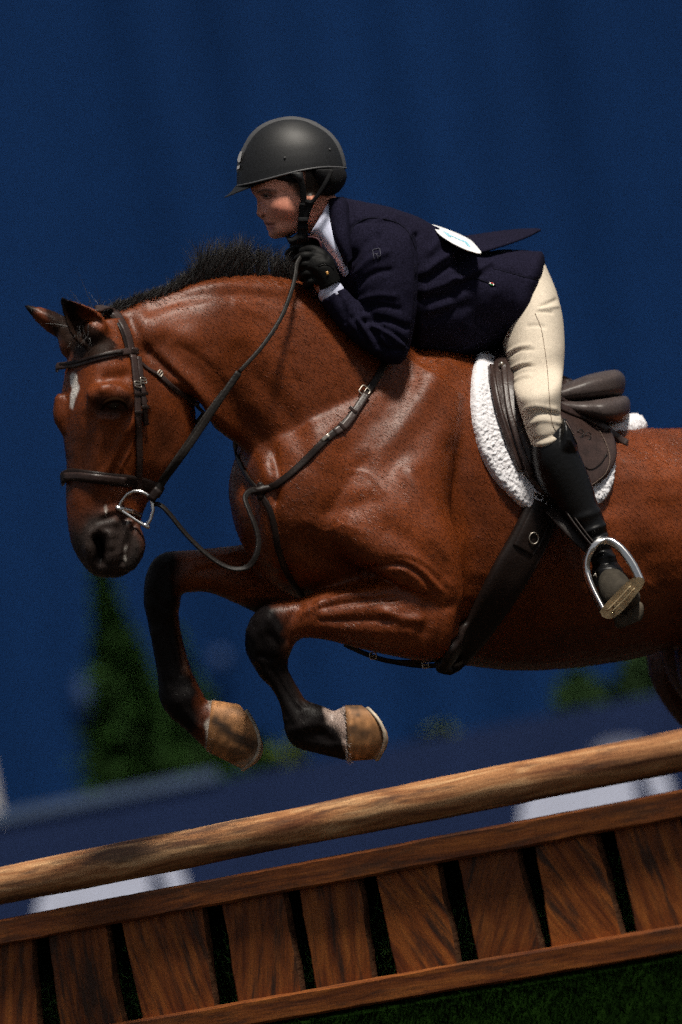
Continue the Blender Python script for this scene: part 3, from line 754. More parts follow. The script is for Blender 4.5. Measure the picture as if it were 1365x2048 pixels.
# muscle, bone and skin relief on the side that shows
ST = [
    # head
    ([(150, 900), (150, 1000)], 12, .002), ([(292, 812), (255, 862), (225, 920), (205, 960)], 10, .005), ([(250, 880), (215, 955)], 20, -.004), ([(300, 820), (310, 900), (300, 950)], 34, -.003),
    ([(205, 778), (232, 772), (252, 790)], 9, .006), ([(216, 756), (250, 752)], 13, -.006), ([(180, 840), (168, 900), (160, 960)], 16, -.004), ([(345, 770), (378, 820), (372, 880), (330, 940)], 16, .004),
    ([(206, 836), (232, 838), (250, 822)], 7, .0035), ([(228, 812)], 17, -.006), ([(192, 810), (204, 826)], 7, -.003),
    ([(197, 1078), (202, 1096), (198, 1120)], 12, -.030), ([(184, 1070), (178, 1098), (186, 1125)], 9, .006), ([(196, 1062), (216, 1068), (222, 1092)], 8, .005),
    ([(285, 1035), (262, 1060), (252, 1092), (246, 1128)], 5, -.006), ([(240, 1030), (225, 1060)], 12, .003), ([(200, 1040), (230, 1030)], 5, -.0022), ([(196, 1052), (232, 1044)], 4, .002), ([(205, 1028), (236, 1018)], 4, .002),
    ([(300, 960), (270, 985)], 14, -.004), ([(200, 1000), (180, 1040)], 18, -.003),
    # behind the cheek, neck
    ([(300, 705), (345, 752), (390, 800), (400, 850)], 15, -.012), ([(270, 690), (330, 735), (380, 780)], 12, -.004), ([(262, 640), (290, 690)], 12, -.006),
    ([(300, 620), (360, 600), (430, 590), (510, 588), (585, 602)], 14, -.005), ([(290, 600), (420, 572), (590, 580)], 11, .005),
    ([(330, 690), (420, 760), (500, 850), (560, 930)], 26, -.009), ([(370, 770), (430, 830), (500, 900), (540, 950)], 15, .0035), ([(420, 640), (520, 700), (600, 800), (640, 880)], 45, .006), ([(300, 650), (380, 680)], 22, .004),
    ([(480, 700), (580, 840), (620, 930)], 20, -.004), ([(545, 900), (556, 960), (552, 1000)], 10, -.006), ([(505, 940), (520, 1000), (540, 1080)], 22, .003), ([(545, 985), (555, 1060), (580, 1150)], 14, -.010), ([(468, 950), (474, 1040), (500, 1100)], 22, .004),
    # shoulder
    ([(868, 760), (800, 850), (745, 905)], 28, .007), ([(905, 770), (840, 870), (790, 930)], 26, -.004), ([(820, 760), (745, 850), (690, 900)], 28, -.004), ([(640, 880), (610, 960), (630, 1040)], 46, .006),
    ([(655, 1025), (700, 1015), (740, 1000)], 20, -.006), ([(735, 985), (800, 1010)], 34, .003), ([(700, 1060), (760, 1110)], 34, .008), ([(820, 950), (865, 1040), (900, 1120), (915, 1190)], 26, .012),
    ([(905, 900), (932, 1000), (945, 1090), (938, 1200)], 20, -.008), ([(780, 1060), (840, 1100), (880, 1150)], 18, -.005), ([(600, 1080), (680, 1140), (740, 1150)], 24, -.010),
    # skin folds at the elbow bend
    ([(725, 1148), (780, 1126), (830, 1142), (868, 1185)], 6, -.009), ([(760, 1128), (800, 1120), (845, 1142), (880, 1180)], 4, .004), ([(775, 1118), (815, 1118), (858, 1142), (890, 1178)], 3.5, -.003), ([(790, 1108), (835, 1116), (872, 1140), (900, 1172)], 5, .002), ([(770, 1140), (815, 1140), (850, 1172)], 5, .003),
    # forearm muscles
    ([(800, 1172), (720, 1186), (640, 1206)], 10, .004), ([(790, 1196), (700, 1205), (640, 1216)], 5, -.005), ([(800, 1218), (730, 1220), (650, 1232)], 10, .003), ([(790, 1240), (700, 1240), (640, 1240)], 6, -.004), ([(840, 1240), (800, 1236), (770, 1226)], 10, .007),
    ([(820, 1265), (740, 1262), (660, 1256)], 10, .003), ([(600, 1215), (580, 1240), (575, 1280)], 9, -.005), ([(860, 1200), (850, 1262)], 14, -.006), ([(895, 1230), (890, 1290)], 14, .006), ([(640, 1212), (600, 1225)], 8, .004),
    # knee, cannon, fetlock
    ([(540, 1225), (520, 1260)], 14, .005), ([(560, 1290), (540, 1270)], 8, -.004), ([(520, 1320), (560, 1390), (590, 1440)], 7, .004), ([(556, 1330), (590, 1385), (612, 1410)], 5, -.005), ([(572, 1340), (602, 1388)], 4, .003), ([(600, 1455), (630, 1440)], 16, .005), ([(640, 1465), (660, 1480)], 10, -.004),
    ([(330, 1130), (310, 1170)], 14, .004), ([(352, 1140), (346, 1190)], 7, -.004), ([(318, 1260), (340, 1350)], 7, .003), ([(350, 1230), (368, 1330)], 5, -.004), ([(350, 1400), (380, 1395)], 14, .004),
    ([(560, 1150), (480, 1140), (400, 1140)], 10, -.005), ([(540, 1120), (460, 1112), (390, 1120)], 10, .004),
    # tendons, joints and veins
    ([(520, 1345), (548, 1395), (572, 1440)], 5, .0035), ([(548, 1340), (574, 1385), (598, 1420)], 4, -.004), ([(562, 1338), (590, 1382), (612, 1408)], 4, .003), ([(498, 1262), (516, 1290), (512, 1318)], 8, .004), ([(540, 1240), (556, 1262), (560, 1290)], 6, .003), ([(520, 1310), (552, 1318), (575, 1316)], 5, -.0035),
    ([(580, 1462), (612, 1452), (648, 1452)], 8, .003), ([(596, 1480), (640, 1488), (690, 1490)], 6, .0025), ([(650, 1440), (672, 1460), (690, 1480)], 5, -.003),
    ([(306, 1265), (322, 1330), (336, 1380)], 5, .003), ([(338, 1245), (352, 1310), (362, 1350)], 4, -.004), ([(356, 1235), (366, 1300), (378, 1348)], 4, .0025), ([(300, 1190), (330, 1215), (356, 1222)], 6, -.003), ([(334, 1130), (342, 1165), (340, 1200)], 6, .003), ([(360, 1405), (378, 1430), (400, 1455)], 6, .003),
    ([(470, 1108), (430, 1120), (390, 1138)], 4, .002), ([(520, 1170), (470, 1160), (410, 1150)], 4, -.002),
    ([(770, 1186), (735, 1192), (700, 1190), (660, 1200)], 3, .0018), ([(820, 1195), (790, 1206), (765, 1203), (735, 1212)], 3, .0018), ([(610, 1040), (650, 1060), (690, 1050), (730, 1066)], 4, .0016), ([(930, 1010), (960, 1080), (965, 1150)], 4, .0016), ([(1200, 1090), (1240, 1140), (1290, 1160), (1340, 1200)], 4, .0016), ([(700, 940), (740, 950), (770, 985)], 4, .0015),
    ([(270, 860), (262, 900), (240, 940), (226, 985)], 3, .0022), ([(240, 930), (262, 965)], 3, .0016), ([(205, 870), (196, 920), (200, 960)], 4, .0014), ([(200, 1060), (232, 1056)], 3, -.002), ([(214, 1074), (236, 1070)], 3, .0016), ([(205, 1012), (232, 1004)], 3, -.0016), ([(222, 1110), (244, 1106)], 3, .0014), ([(200, 1132), (240, 1128)], 4, -.002),
    ([(360, 690), (420, 730), (470, 790)], 5, -.0016), ([(560, 700), (600, 780), (610, 850)], 6, -.0018), ([(300, 650), (312, 690)], 5, -.002), ([(470, 610), (540, 640), (580, 700)], 8, .002), ([(880, 1000), (898, 1060)], 5, -.0014), ([(860, 1090), (890, 1130)], 5, -.0016),
    # barrel and flank
    ([(1240, 900), (1300, 940), (1360, 960)], 30, .008), ([(1210, 1010), (1270, 1000), (1340, 1030)], 30, -.006), ([(1290, 1120), (1340, 1200), (1365, 1260)], 34, -.010), ([(960, 1240), (1100, 1290), (1250, 1280), (1365, 1240)], 30, -.004),
    ([(1180, 1100), (1230, 1230)], 14, .0025), ([(1130, 1110), (1180, 1250)], 14, .0025), ([(1080, 1150), (1120, 1270)], 14, .002), ([(1330, 900), (1365, 930)], 30, .006),
]
ST = [(p_, r_, h_ * (1.4 if max(q[0] for q in p_) < 395 and min(q[1] for q in p_) > 690 and max(q[1] for q in p_) < 1140 and abs(h_) < .02 else .75 if min(q[0] for q in p_) > 715 and 1100 < p_[0][1] < 1150 else 1)) for p_, r_, h_ in ST]
HV = sculpt(HV, HF, ST)
# slack hide: fine veins and unevenness
hn = vnormals(HV, HF)
HV = HV + hn * (0.0018 * pnoise(HV, 9.0, 2) + 0.0007 * pnoise(HV + 5, 30.0, 2))[:, None]
HV = lap(HV, HF, 1)
hpx, hpy = proj(HV)

# coat colours: bay with black points, white coronets and star
base = np.tile(np.array([0.126, 0.0258, 0.0036]), (len(HV), 1))
vnz = pnoise(HV, 4.0, 3)
base *= (1 + 0.22 * vnz)[:, None]
def blend(w, c):
    global base
    w = np.clip(w, 0, 1)[:, None]; base = base * (1 - w) + np.array(c) * w
def soft(d, r0, r1): return np.clip((r1 - d) / (r1 - r0), 0, 1)
nz2 = 10 * pnoise(HV, 25.0, 2)
# warm lighter areas: flank, elbow, behind the cheek
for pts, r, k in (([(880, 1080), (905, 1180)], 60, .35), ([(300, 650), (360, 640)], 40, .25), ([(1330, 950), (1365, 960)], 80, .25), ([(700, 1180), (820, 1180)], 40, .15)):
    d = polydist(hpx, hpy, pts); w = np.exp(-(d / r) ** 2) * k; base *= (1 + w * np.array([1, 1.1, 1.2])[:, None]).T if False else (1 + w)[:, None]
# dark points
BLK = (0.006, 0.0045, 0.0045); DKB = (0.035, 0.012, 0.006)
leg = polydist(hpx, hpy, [(520, 1255), (530, 1300), (560, 1380), (610, 1450), (690, 1465)]) + nz2
front = (hpy > 1195)
blend(soft(leg, 42, 84) * front * np.clip((610 - hpx + nz2 * 2) / 40, 0, 1) * (hpy < 1330), BLK)
blend(soft(leg, 60, 90) * (hpy > 1310) * (hpx < 720), BLK)
d = polydist(hpx, hpy, [(575, 1300), (596, 1345), (612, 1390)]); blend(np.exp(-(d / 11) ** 2) * .55, (0.07, 0.022, 0.008))
leg2 = polydist(hpx, hpy, [(322, 1140), (318, 1210), (330, 1300), (350, 1390), (420, 1450)]) + nz2
blend(soft(leg2, 36, 72) * (hpx < 440) * (hpy > 1095) * np.clip((385 - hpx + nz2) / 40 + (hpy > 1260), 0, 1), BLK)
d = polydist(hpx, hpy, [(360, 1225), (368, 1290), (376, 1340)]); blend(np.exp(-(d / 9) ** 2) * .8, (0.10, 0.032, 0.010))
mz = soft(np.hypot((hpx - 212) / 1.0, (hpy - 1100) / 1.0) + nz2, 62, 104) * (hpy > 985) * (hpx < 330)
blend(mz * .93, (0.0205, 0.0190, 0.0180))
blend(soft(polydist(hpx, hpy, [(198, 1082), (202, 1100), (198, 1118)]), 7, 15), (0.003, 0.002, 0.002))
blend(.75 * soft(polydist(hpx, hpy, [(285, 1010), (292, 1035)]) + nz2, 8, 20), (0.08, 0.02, 0.01))
blend(.8 * soft(polydist(hpx, hpy, [(206, 812), (228, 812), (250, 808)]) + nz2 * .5, 12, 34), (0.016, 0.010, 0.008))
blend(.6 * soft(polydist(hpx, hpy, [(160, 900), (158, 960)]) + nz2, 20, 60), DKB)
blend(.45 * soft(polydist(hpx, hpy, [(330, 850), (330, 900)]) + nz2, 10, 40), DKB)
# ears: dark rims, shadow inside painted into the coat colour
blend(soft(polydist(hpx, hpy, [(124, 598), (140, 622)]), 10, 30), BLK)
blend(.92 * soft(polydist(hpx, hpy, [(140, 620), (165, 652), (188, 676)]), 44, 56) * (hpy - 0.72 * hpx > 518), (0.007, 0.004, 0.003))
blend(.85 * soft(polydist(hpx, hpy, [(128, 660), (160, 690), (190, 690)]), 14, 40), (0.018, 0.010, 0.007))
blend(soft(polydist(hpx, hpy, [(50, 611), (58, 620)]), 8, 22), BLK)
# belly and groin
for pts_, r_ in (([(211, 1012), (213, 1026)], 3.2), ([(256, 1040), (254, 1052)], 2.6), ([(251, 1095), (252, 1122)], 2.6), ([(238, 1090), (237, 1104)], 1.6)):
    blend(.8 * soft(polydist(hpx, hpy, pts_) + nz2 * .12, r_ * .2, r_ * .65), (.45, .42, .38))
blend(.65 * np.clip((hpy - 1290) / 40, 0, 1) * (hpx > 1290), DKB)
# white: star, coronets
star = polydist(hpx, hpy, [(150, 752), (150, 775), (147, 800), (146, 815)])
starw = np.interp(hpy, [742, 765, 790, 818], [4, 9, 6.5, 1.0])
blend(np.clip((starw - star + nz2 * .8) / 3 + .3, 0, 1) * (hpx < 200) * (hpy < 830) * (hpy > 738), (0.62, 0.58, 0.54))
cor = polydist(hpx, hpy, [(676, 1425), (690, 1445), (704, 1480), (706, 1520)]); blend(np.clip((np.interp(hpy, [1400, 1450, 1520], [36, 30, 10]) - cor + nz2) / 8, 0, 1) * (hpy > 1400) * (hpx > 640), (0.36, 0.27, 0.23))
cor = polydist(hpx, hpy, [(424, 1402), (432, 1440), (420, 1505)]); blend(np.clip((13 - cor + nz2 * 1.5) / 7, 0, 1) * (hpx > 395), (0.48, 0.42, 0.36))

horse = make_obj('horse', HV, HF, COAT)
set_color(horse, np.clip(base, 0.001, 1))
tag(horse, 'bay horse with black legs and a white star, jumping with its front legs folded', 'horse')
BV = BVHTree.FromPolygons([tuple(v) for v in HV], HF)
def hit(px, py):
    p = at(px, py, 10.0); d = Vector(p - CAM).normalized()
    loc, nor, idx, dist = BV.ray_cast(Vector(CAM), d)
    if loc is None: return None, None
    nor = np.array(nor)
    if nor @ np.array(d) > 0: nor = -nor
    return np.array(loc), nor

# short lying coat hair
fa = np.array(HF); tri = np.vstack([fa[:, [0, 1, 2]], fa[:, [0, 2, 3]]]) if fa.shape[1] == 4 else fa
ar = np.linalg.norm(np.cross(HV[tri[:, 1]] - HV[tri[:, 0]], HV[tri[:, 2]] - HV[tri[:, 0]]), axis=1)
nh = 230000
cx3, cy3 = proj(HV[tri[:, 0]]); ar = ar * ((np.hypot((cx3 - 229) / 26, (cy3 - 813) / 19) > 1) & (np.hypot((cx3 - 200) / 14, (cy3 - 1098) / 26) > 1))     # none on eye and nostril
ti = rng.choice(len(tri), nh, p=ar / ar.sum()); w1 = rng.uniform(0, 1, nh); w2 = rng.uniform(0, 1, nh); fl_ = w1 + w2 > 1; w1[fl_] = 1 - w1[fl_]; w2[fl_] = 1 - w2[fl_]
w0 = 1 - w1 - w2
hN = vnormals(HV, HF)
bar = lambda A: A[tri[ti, 0]] * w0[:, None] + A[tri[ti, 1]] * w1[:, None] + A[tri[ti, 2]] * w2[:, None]
HP = bar(HV); HNn = bar(hN); HC = bar(base); HNn /= np.linalg.norm(HNn, axis=1)[:, None]
ax_, ay_ = proj(HP)
# growth direction: down and backwards on body and neck, down the face and the legs
gx = np.where((ax_ < 400) & (ay_ > 620), .10, .85); gy = np.where((ax_ < 400) & (ay_ > 620), -1.0, -.55)
lower = (ay_ > 1330) | ((ay_ > 1190) & (ax_ < 620)); gx = np.where(lower, .35, gx); gy = np.where(lower, -1.0, gy)
swirl = np.array([noise.noise(Vector(p) * 5.0) for p in HP[::40]]).repeat(40)[:nh]
D3 = RIGHT[None] * (gx + .5 * swirl + rng.normal(0, .22, nh))[:, None] + UP[None] * (gy + rng.normal(0, .22, nh))[:, None]
D3 = D3 - HNn * (D3 * HNn).sum(1)[:, None]; D3 /= np.linalg.norm(D3, axis=1)[:, None] + 1e-9
LH = np.where((ax_ < 400) & (ay_ > 620), .006, .010) * rng.uniform(.6, 1.3, nh)
S3 = np.cross(D3, HNn) * (.00045 * rng.uniform(.7, 1.3, nh))[:, None] + HNn * rng.normal(0, .00012, nh)[:, None]
B3 = HP + HNn * .0002
TV = np.stack([B3 - S3, B3 + S3, B3 + D3 * LH[:, None] + HNn * (.0010 * rng.uniform(.3, 1.2, nh))[:, None]], 1).reshape(-1, 3)
hme = bpy.data.meshes.new('coat_hair'); hme.vertices.add(nh * 3); hme.vertices.foreach_set('co', (TV - ORIG[horse.name]).ravel())
hme.loops.add(nh * 3); hme.loops.foreach_set('vertex_index', np.arange(nh * 3, dtype=np.int32)); hme.polygons.add(nh); hme.polygons.foreach_set('loop_start', np.arange(0, nh * 3, 3, dtype=np.int32)); hme.update(calc_edges=True)
hme.materials.append(COAT)
hob = link('coat_hair', hme, ORIG[horse.name], horse); hob['kind'] = 'stuff'
set_color(hob, np.clip(HC * rng.uniform(.72, 1.34, (nh, 1)), .001, 1).repeat(3, 0))

# hooves with shoes
def hoof(cor_a, cor_b, toe_a, toe_b, y, t, colr, bulge=0.0):
    secs = []
    A0, B0, A1, B1 = map(np.array, (cor_a, cor_b, toe_a, toe_b))
    for u, g in ((-.12, .9), (0, .98), (.25, 1.02), (.55, 1.08), (.85, 1.16), (1.0, 1.18)):
        a = A0 + (A1 - A0) * u; b = B0 + (B1 - B0) * u
        secs.append((a[0], a[1], b[0], b[1], y, t * g, 2.3))
    V, F = loft(secs, n=4, m=40)
    ux = (A1 + B1 - A0 - B0) / 2; ux = ux / np.linalg.norm(ux); Lh = np.linalg.norm((A1 + B1 - A0 - B0) / 2)
    px, py = proj(V); u_ = ((px - (A0[0] + B0[0]) / 2) * ux[0] + (py - (A0[1] + B0[1]) / 2) * ux[1]) / Lh
    sd_ = np.clip(np.abs(V[:, 1] - y) / t, 0, 1.2) ** 2 * np.clip(u_, 0, 1) * bulge
    V = V + ((RIGHT * ux[0] - UP * ux[1])[None, :] * sd_[:, None] / 880)
    o = make_obj('hoof', V, F, HOOF, parent=horse)
    px, py = proj(V); P = V
    c = np.tile(np.array(colr), (len(V), 1)); nzv = pnoise(P, 22.0, 3); st = pnoise(P * np.array([1, 1, 1]), 60.0, 2)
    c *= (1 + .5 * nzv + .25 * st)[:, None]
    w = np.clip((nzv - .15) * 4, 0, 1)[:, None] * .75
    c = c * (1 - w) + np.array([.035, .022, .014]) * w
    c *= (1 + .16 * np.sin(u_ * 26 + 3 * nzv))[:, None]
    grv = np.exp(-((u_ - .88) / .045) ** 2)[:, None] * .55; c = c * (1 - grv) + np.array([.05, .028, .015]) * grv
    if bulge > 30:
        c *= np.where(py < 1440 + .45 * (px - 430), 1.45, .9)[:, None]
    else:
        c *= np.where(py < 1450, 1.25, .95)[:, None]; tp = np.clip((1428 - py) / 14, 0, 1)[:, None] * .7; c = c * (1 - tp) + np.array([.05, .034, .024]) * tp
    if bulge > 30:
        wd = (np.exp(-(polydist(px, py, [(432, 1440), (470, 1475), (505, 1490)]) / 11) ** 2) * .95)[:, None]; c = c * (1 - wd) + np.array([.016, .011, .008]) * wd  # shadow band across the far hoof, painted into its colour
    edge = np.clip((u_ - .93) * 12, 0, 1)[:, None] * .6; c = c * (1 - edge) + np.array([.30, .24, .18]) * edge
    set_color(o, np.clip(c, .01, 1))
    # shoe: flat U-shaped iron on the ground surface
    pts = []
    for q in np.linspace(-2.6, 2.6, 30):
        cc, ss = math.cos(q), math.sin(q)
        a = A1 + (A1 - A0) * 0.03; b = B1 + (B1 - B0) * .03
        px_ = (a[0] + b[0]) / 2 + (a[0] - b[0]) / 2 * .93 * cc; py_ = (a[1] + b[1]) / 2 + (a[1] - b[1]) / 2 * .93 * cc
        b_ = bulge * ss * ss * 1.1; pts.append(at(px_ + ux[0] * b_, py_ + ux[1] * b_, y - t * 1.12 * ss))
    pts = np.array(pts)
    ax = at((A1[0] + B1[0]) / 2, (A1[1] + B1[1]) / 2, y) - at((A0[0] + B0[0]) / 2, (A0[1] + B0[1]) / 2, y)
    sh = make_obj('horseshoe', *ribbon3(pts, np.tile(ax / np.linalg.norm(ax), (len(pts), 1)), .018, .006), SHOE, parent=o)
    return o
SHOE = mat('worn_iron', (0.36, 0.30, 0.23), rough=0.6, metal=0.2, bump=0.4, bscale=120, var=0.4, vscale=40)
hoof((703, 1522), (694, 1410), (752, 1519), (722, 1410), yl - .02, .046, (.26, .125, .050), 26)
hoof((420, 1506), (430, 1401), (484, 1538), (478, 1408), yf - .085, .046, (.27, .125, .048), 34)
for off, yy in ((0, yc(1560) - .12), (-60, yc(1560) + .30)):
    hoof((1565 + off, 1915), (1640 + off, 1910), (1540 + off, 1975), (1640 + off, 1975), yy + .04, .05, (.12, .08, .05))

# white feather hair at the coronets
HAIR_W = mat('white_hair', (.40, .34, .30), rough=.7, var=.3, vscale=60)
def strands_mat(roots, dirs, lens, width, bend, name, m):
    o = strands(roots, dirs, lens, width, bend, name, seg=3); o.data.materials[0] = m; return o
# eye
for ex, ey, ydep in ((229, 812, None),):
    p, n_ = hit(ex, ey)
    V, F = tube3(np.array([p - n_ * .012 + np.array([-.004, 0, 0]), p - n_ * .012 + np.array([.006, 0, 0])]), .0165, 20)
    make_obj('eye', V, F, EYE, parent=horse)
    lid = resample(np.array([(203, 818), (212, 803), (230, 797), (247, 803), (254, 816)], float), n=24)
    P3 = []
    for a, b in lid:
        q, qn = hit(a, b); P3.append(q + qn * .004)
    make_obj('eyelid', *tube3(np.array(P3), np.r_[np.linspace(.002, .0058, 12), np.linspace(.0058, .002, 12)], 10), mat('dark_lid', (0.014, 0.006, 0.003), rough=0.9, spec=0.0), parent=horse)

# mane, forelock, tail: many thin tapering locks
def strands(roots, dirs, lens, width, bend, name, seg=5):
    n = len(roots); V = []; F = []
    t = np.linspace(0, 1, seg + 1)
    for i in range(n):
        d = dirs[i] / np.linalg.norm(dirs[i]); sdv = np.cross(d, rng.normal(size=3)); sdv /= np.linalg.norm(sdv)
        c = roots[i] + np.outer(t * lens[i], d) + np.outer((t ** 2) * lens[i], bend[i])
        w = width * (1 - t) ** .7
        o = len(V)
        for k in range(seg):
            V += [c[k] - sdv * w[k], c[k] + sdv * w[k]]
        V.append(c[seg])
        for k in range(seg - 1):
            F.append((o + 2 * k, o + 2 * k + 1, o + 2 * k + 3, o + 2 * k + 2))
        F.append((o + 2 * seg - 2, o + 2 * seg - 1, o + 2 * seg))
    return make_obj(name, V, F, HAIR, parent=horse)
MX = [200, 230, 260, 300, 330, 360, 375, 385, 400, 420, 435, 455, 470, 490, 505, 520, 540, 555, 570, 590, 605, 640]
MT = [600, 588, 580, 566, 556, 540, 522, 507, 490, 478, 474, 482, 478, 486, 480, 490, 484, 500, 496, 520, 524, 540]
crest = [(195, 632), (240, 616), (300, 596), (360, 572), (420, 556), (500, 548), (560, 552), (600, 562), (650, 590)]
cx_ = np.array([c[0] for c in crest]); cyy = np.array([c[1] for c in crest])
n_m = 9000
R0 = []; D0 = []; L0 = []; B0_ = []
clump = rng.normal(size=(60, 2))
for i in range(n_m):
    x = rng.uniform(196, 648); yb_ = np.interp(x, cx_, cyy) + rng.uniform(-4, 12); dep = np.interp(x, [200, 330, 420, 510, 595, 650], [-.60, -.555, -.51, -.45, -.39, -.35])
    side = rng.uniform(-1, 1) * .032
    h = max(np.interp(x, cx_, cyy) - np.interp(x, MX, MT), 8) / 880.0
    ci = int((x - 190) / 8) % 60
    hh = h * rng.uniform(.5, 1.06) * (1 + .16 * clump[ci, 0]) + (yb_ - np.interp(x, cx_, cyy)) / 880
    r = at(x, yb_ + 260 * side * side / .032, dep + side)
    lean = np.interp(x, [200, 320, 400, 520, 640], [.75, .6, .15, -.05, -.2]) + .22 * clump[ci, 1] + rng.normal(0, .10)
    d = UP + RIGHT * lean + np.array([0, side * 9 + rng.normal(0, .12), 0])
    R0.append(r); D0.append(d); L0.append(hh); B0_.append(RIGHT * rng.normal(.1, .25) + np.array([0, rng.normal(0, .2), 0]))
strands(np.array(R0), np.array(D0), L0, .0008, np.array(B0_), 'mane')
R0 = []; D0 = []; L0 = []; B0_ = []
for i in range(200):      # forelock and wisps between the ears
    x = rng.uniform(150, 205); r = at(x, np.interp(x, [150, 205], [655, 632]) + rng.uniform(-2, 8), -.63 + rng.normal(0, .02))
    kind = rng.uniform()
    if kind < .45:
        d = UP * 1.0 + RIGHT * rng.normal(.15, .35); L = rng.uniform(.03, .058)
    elif kind < .7:
        d = UP * .45 - RIGHT * rng.uniform(.6, 1.0); L = rng.uniform(.03, .07)
    else:
        d = -UP - RIGHT * rng.uniform(.0, .4) + np.array([0, -.35, 0]); L = rng.uniform(.015, .04)
        r = at(min(x, 178), rng.uniform(646, 672), -.70 + rng.normal(0, .015))
    R0.append(r); D0.append(d); L0.append(L); B0_.append(rng.normal(0, .45, 3))
strands(np.array(R0), np.array(D0), L0, .0007, np.array(B0_), 'forelock')
for path, yy_, dr in (([(432, 1400), (440, 1430), (434, 1465), (420, 1508)], yf - .085, (.8, -.35)), ([(690, 1412), (704, 1440), (708, 1475), (706, 1520)], yl - .02, (.9, -.25))):
    Pq_ = resample(np.array(path, float), n=40); R0 = []; D0 = []; L0 = []; B0_ = []
    for i in range(1100):
        k = rng.integers(0, 40); a, b = Pq_[k]; q, qn = hit(a - rng.uniform(4, 16), b)
        if q is None: continue
        R0.append(q); D0.append(RIGHT * dr[0] + UP * dr[1] + rng.normal(0, .3, 3) + qn * .3); L0.append(rng.uniform(.006, .015)); B0_.append(rng.normal(0, .2, 3))
    strands_mat(np.array(R0), np.array(D0), L0, .0005, np.array(B0_), 'coronet_hair', HAIR_W)
R0 = []; D0 = []; L0 = []; B0_ = []
for i in range(900):
    r = at(1775 + rng.normal(0, 10), 960 + rng.normal(0, 14), yc(1775) + rng.normal(0, .02))
    R0.append(r); D0.append(np.array([.55, .25, -.75]) + rng.normal(0, .10, 3)); L0.append(rng.uniform(.35, .75)); B0_.append(np.array([-.1, 0, -.5]) + rng.normal(0, .08, 3))
strands(np.array(R0), np.array(D0), L0, .0016, np.array(B0_), 'tail')
# ------------------------------------------------------------------ tack: straps follow the horse's surface
def surf(P, ydef=None):
    """P (n,2) px -> surface points and normals; gaps are filled from neighbours"""
    n = len(P); Y = np.full(n, np.nan); Nn = np.zeros((n, 3))
    for i, (a, b) in enumerate(P):
        q, qn = hit(a, b)
        if q is not None: Y[i] = q[1]; Nn[i] = qn
    ok = ~np.isnan(Y)
    if not ok.any(): Y[:] = ydef
    else:
        idx = np.arange(n); Y = np.interp(idx, idx[ok], Y[ok])
        for k in range(3): Nn[:, k] = np.interp(idx, idx[ok], Nn[ok][:, k])
    return Y, Nn
def smooth1(a, k=3, it=2):
    a = np.array(a, float)
    for _ in range(it):
        p = np.pad(a, [(k, k)] + [(0, 0)] * (a.ndim - 1), 'edge')
        a = sum(p[i:i + len(a)] for i in range(2 * k + 1)) / (2 * k + 1)
    return a
def strap(name, pts, width, thick, mt, parent, off=0.0015, wrap=(0, 0), it=2, step=6):
    P = resample(np.array(pts, float), step=step)
    Y, Nn = surf(P[:, :2]); Y = smooth1(Y, 2, it); Nn = smooth1(Nn, 2, it)
    Nn /= np.linalg.norm(Nn, axis=1)[:, None]
    C = at(P[:, 0], P[:, 1], Y) + Nn * off
    if wrap[0]:
        ext = [C[0] + (C[0] - C[3]) * .1 * k + np.array([0, .022 * k, 0]) for k in (1, 2, 3)]
        C = np.vstack([ext[::-1], C]); Nn = np.vstack([[Nn[0] + np.array([-.5 * k, .3 * k, 0]) for k in (3, 2, 1)], Nn])
    if wrap[1]:
        ext = [C[-1] + (C[-1] - C[-4]) * .1 * k + np.array([0, .022 * k, 0]) for k in (1, 2, 3)]
        C = np.vstack([C, ext]); Nn = np.vstack([Nn, [Nn[-1] + np.array([.5 * k, .3 * k, 0]) for k in (1, 2, 3)]])
    o = make_obj(name, *ribbon3(C, Nn, width, thick), mt, parent=parent)
    return o, C, Nn
def free(name, pts, width, thick, mt, parent, step=6, nrm=(0.2, -1, 0.1), clear=.006, k=0):
    """strap through the air: rows px, py, y; kept outside the horse"""
    P = resample(np.array(pts, float), step=step); Y = P[:, 2].copy()
    for i in range(len(P)):
        q, qn = hit(P[i, 0], P[i, 1])
        if q is not None and Y[i] > q[1] - clear: Y[i] = q[1] - clear
    Y = smooth1(Y, 2, 2)
    C = at(P[:, 0], P[:, 1], Y)
    o = make_obj(name, *ribbon3(C, np.tile(np.array(nrm), (len(C), 1)), width, thick), mt, parent=parent)
    return o, C
def buckle(name, px, py, ang, w, h, parent, off=.006, mt=None, y=None):
    q, qn = hit(px, py)
    if y is not None: q = at(px, py, y); qn = np.array([0.3, -.95, 0])
    c = q + qn * off; ca, sa = math.cos(ang), math.sin(ang)
    u = RIGHT * ca + UP * sa; v = -RIGHT * sa + UP * ca
    u = u - qn * (u @ qn); u /= np.linalg.norm(u); v = v - qn * (v @ qn); v /= np.linalg.norm(v)
    pts = []
    for t in np.linspace(0, 2 * np.pi, 25)[:-1]:
        cc, ss = math.cos(t), math.sin(t); e = 2 / 5
        pts.append(c + u * w / 2 * math.copysign(abs(cc) ** e, cc) + v * h / 2 * math.copysign(abs(ss) ** e, ss))
    pts = np.array(pts + [pts[0]])
    parts = [tube3(pts, .0016, 8), tube3(np.array([c - u * w / 2, c + u * w / 2 + qn * .001]), .0012, 8)]
    return make_obj(name, *join(parts), mt or SILVER, parent=parent)
def keeper(name, px, py, ang, w, l, parent, off=.004, mt=None):
    q, qn = hit(px, py); ca, sa = math.cos(ang), math.sin(ang); u = -RIGHT * sa + UP * ca
    C = np.array([q + qn * off + u * l * t for t in (-.5, -.25, 0, .25, .5)])
    return make_obj(name, *ribbon3(C, np.tile(qn, (5, 1)), w, .0035), mt or LEATHER, parent=parent)

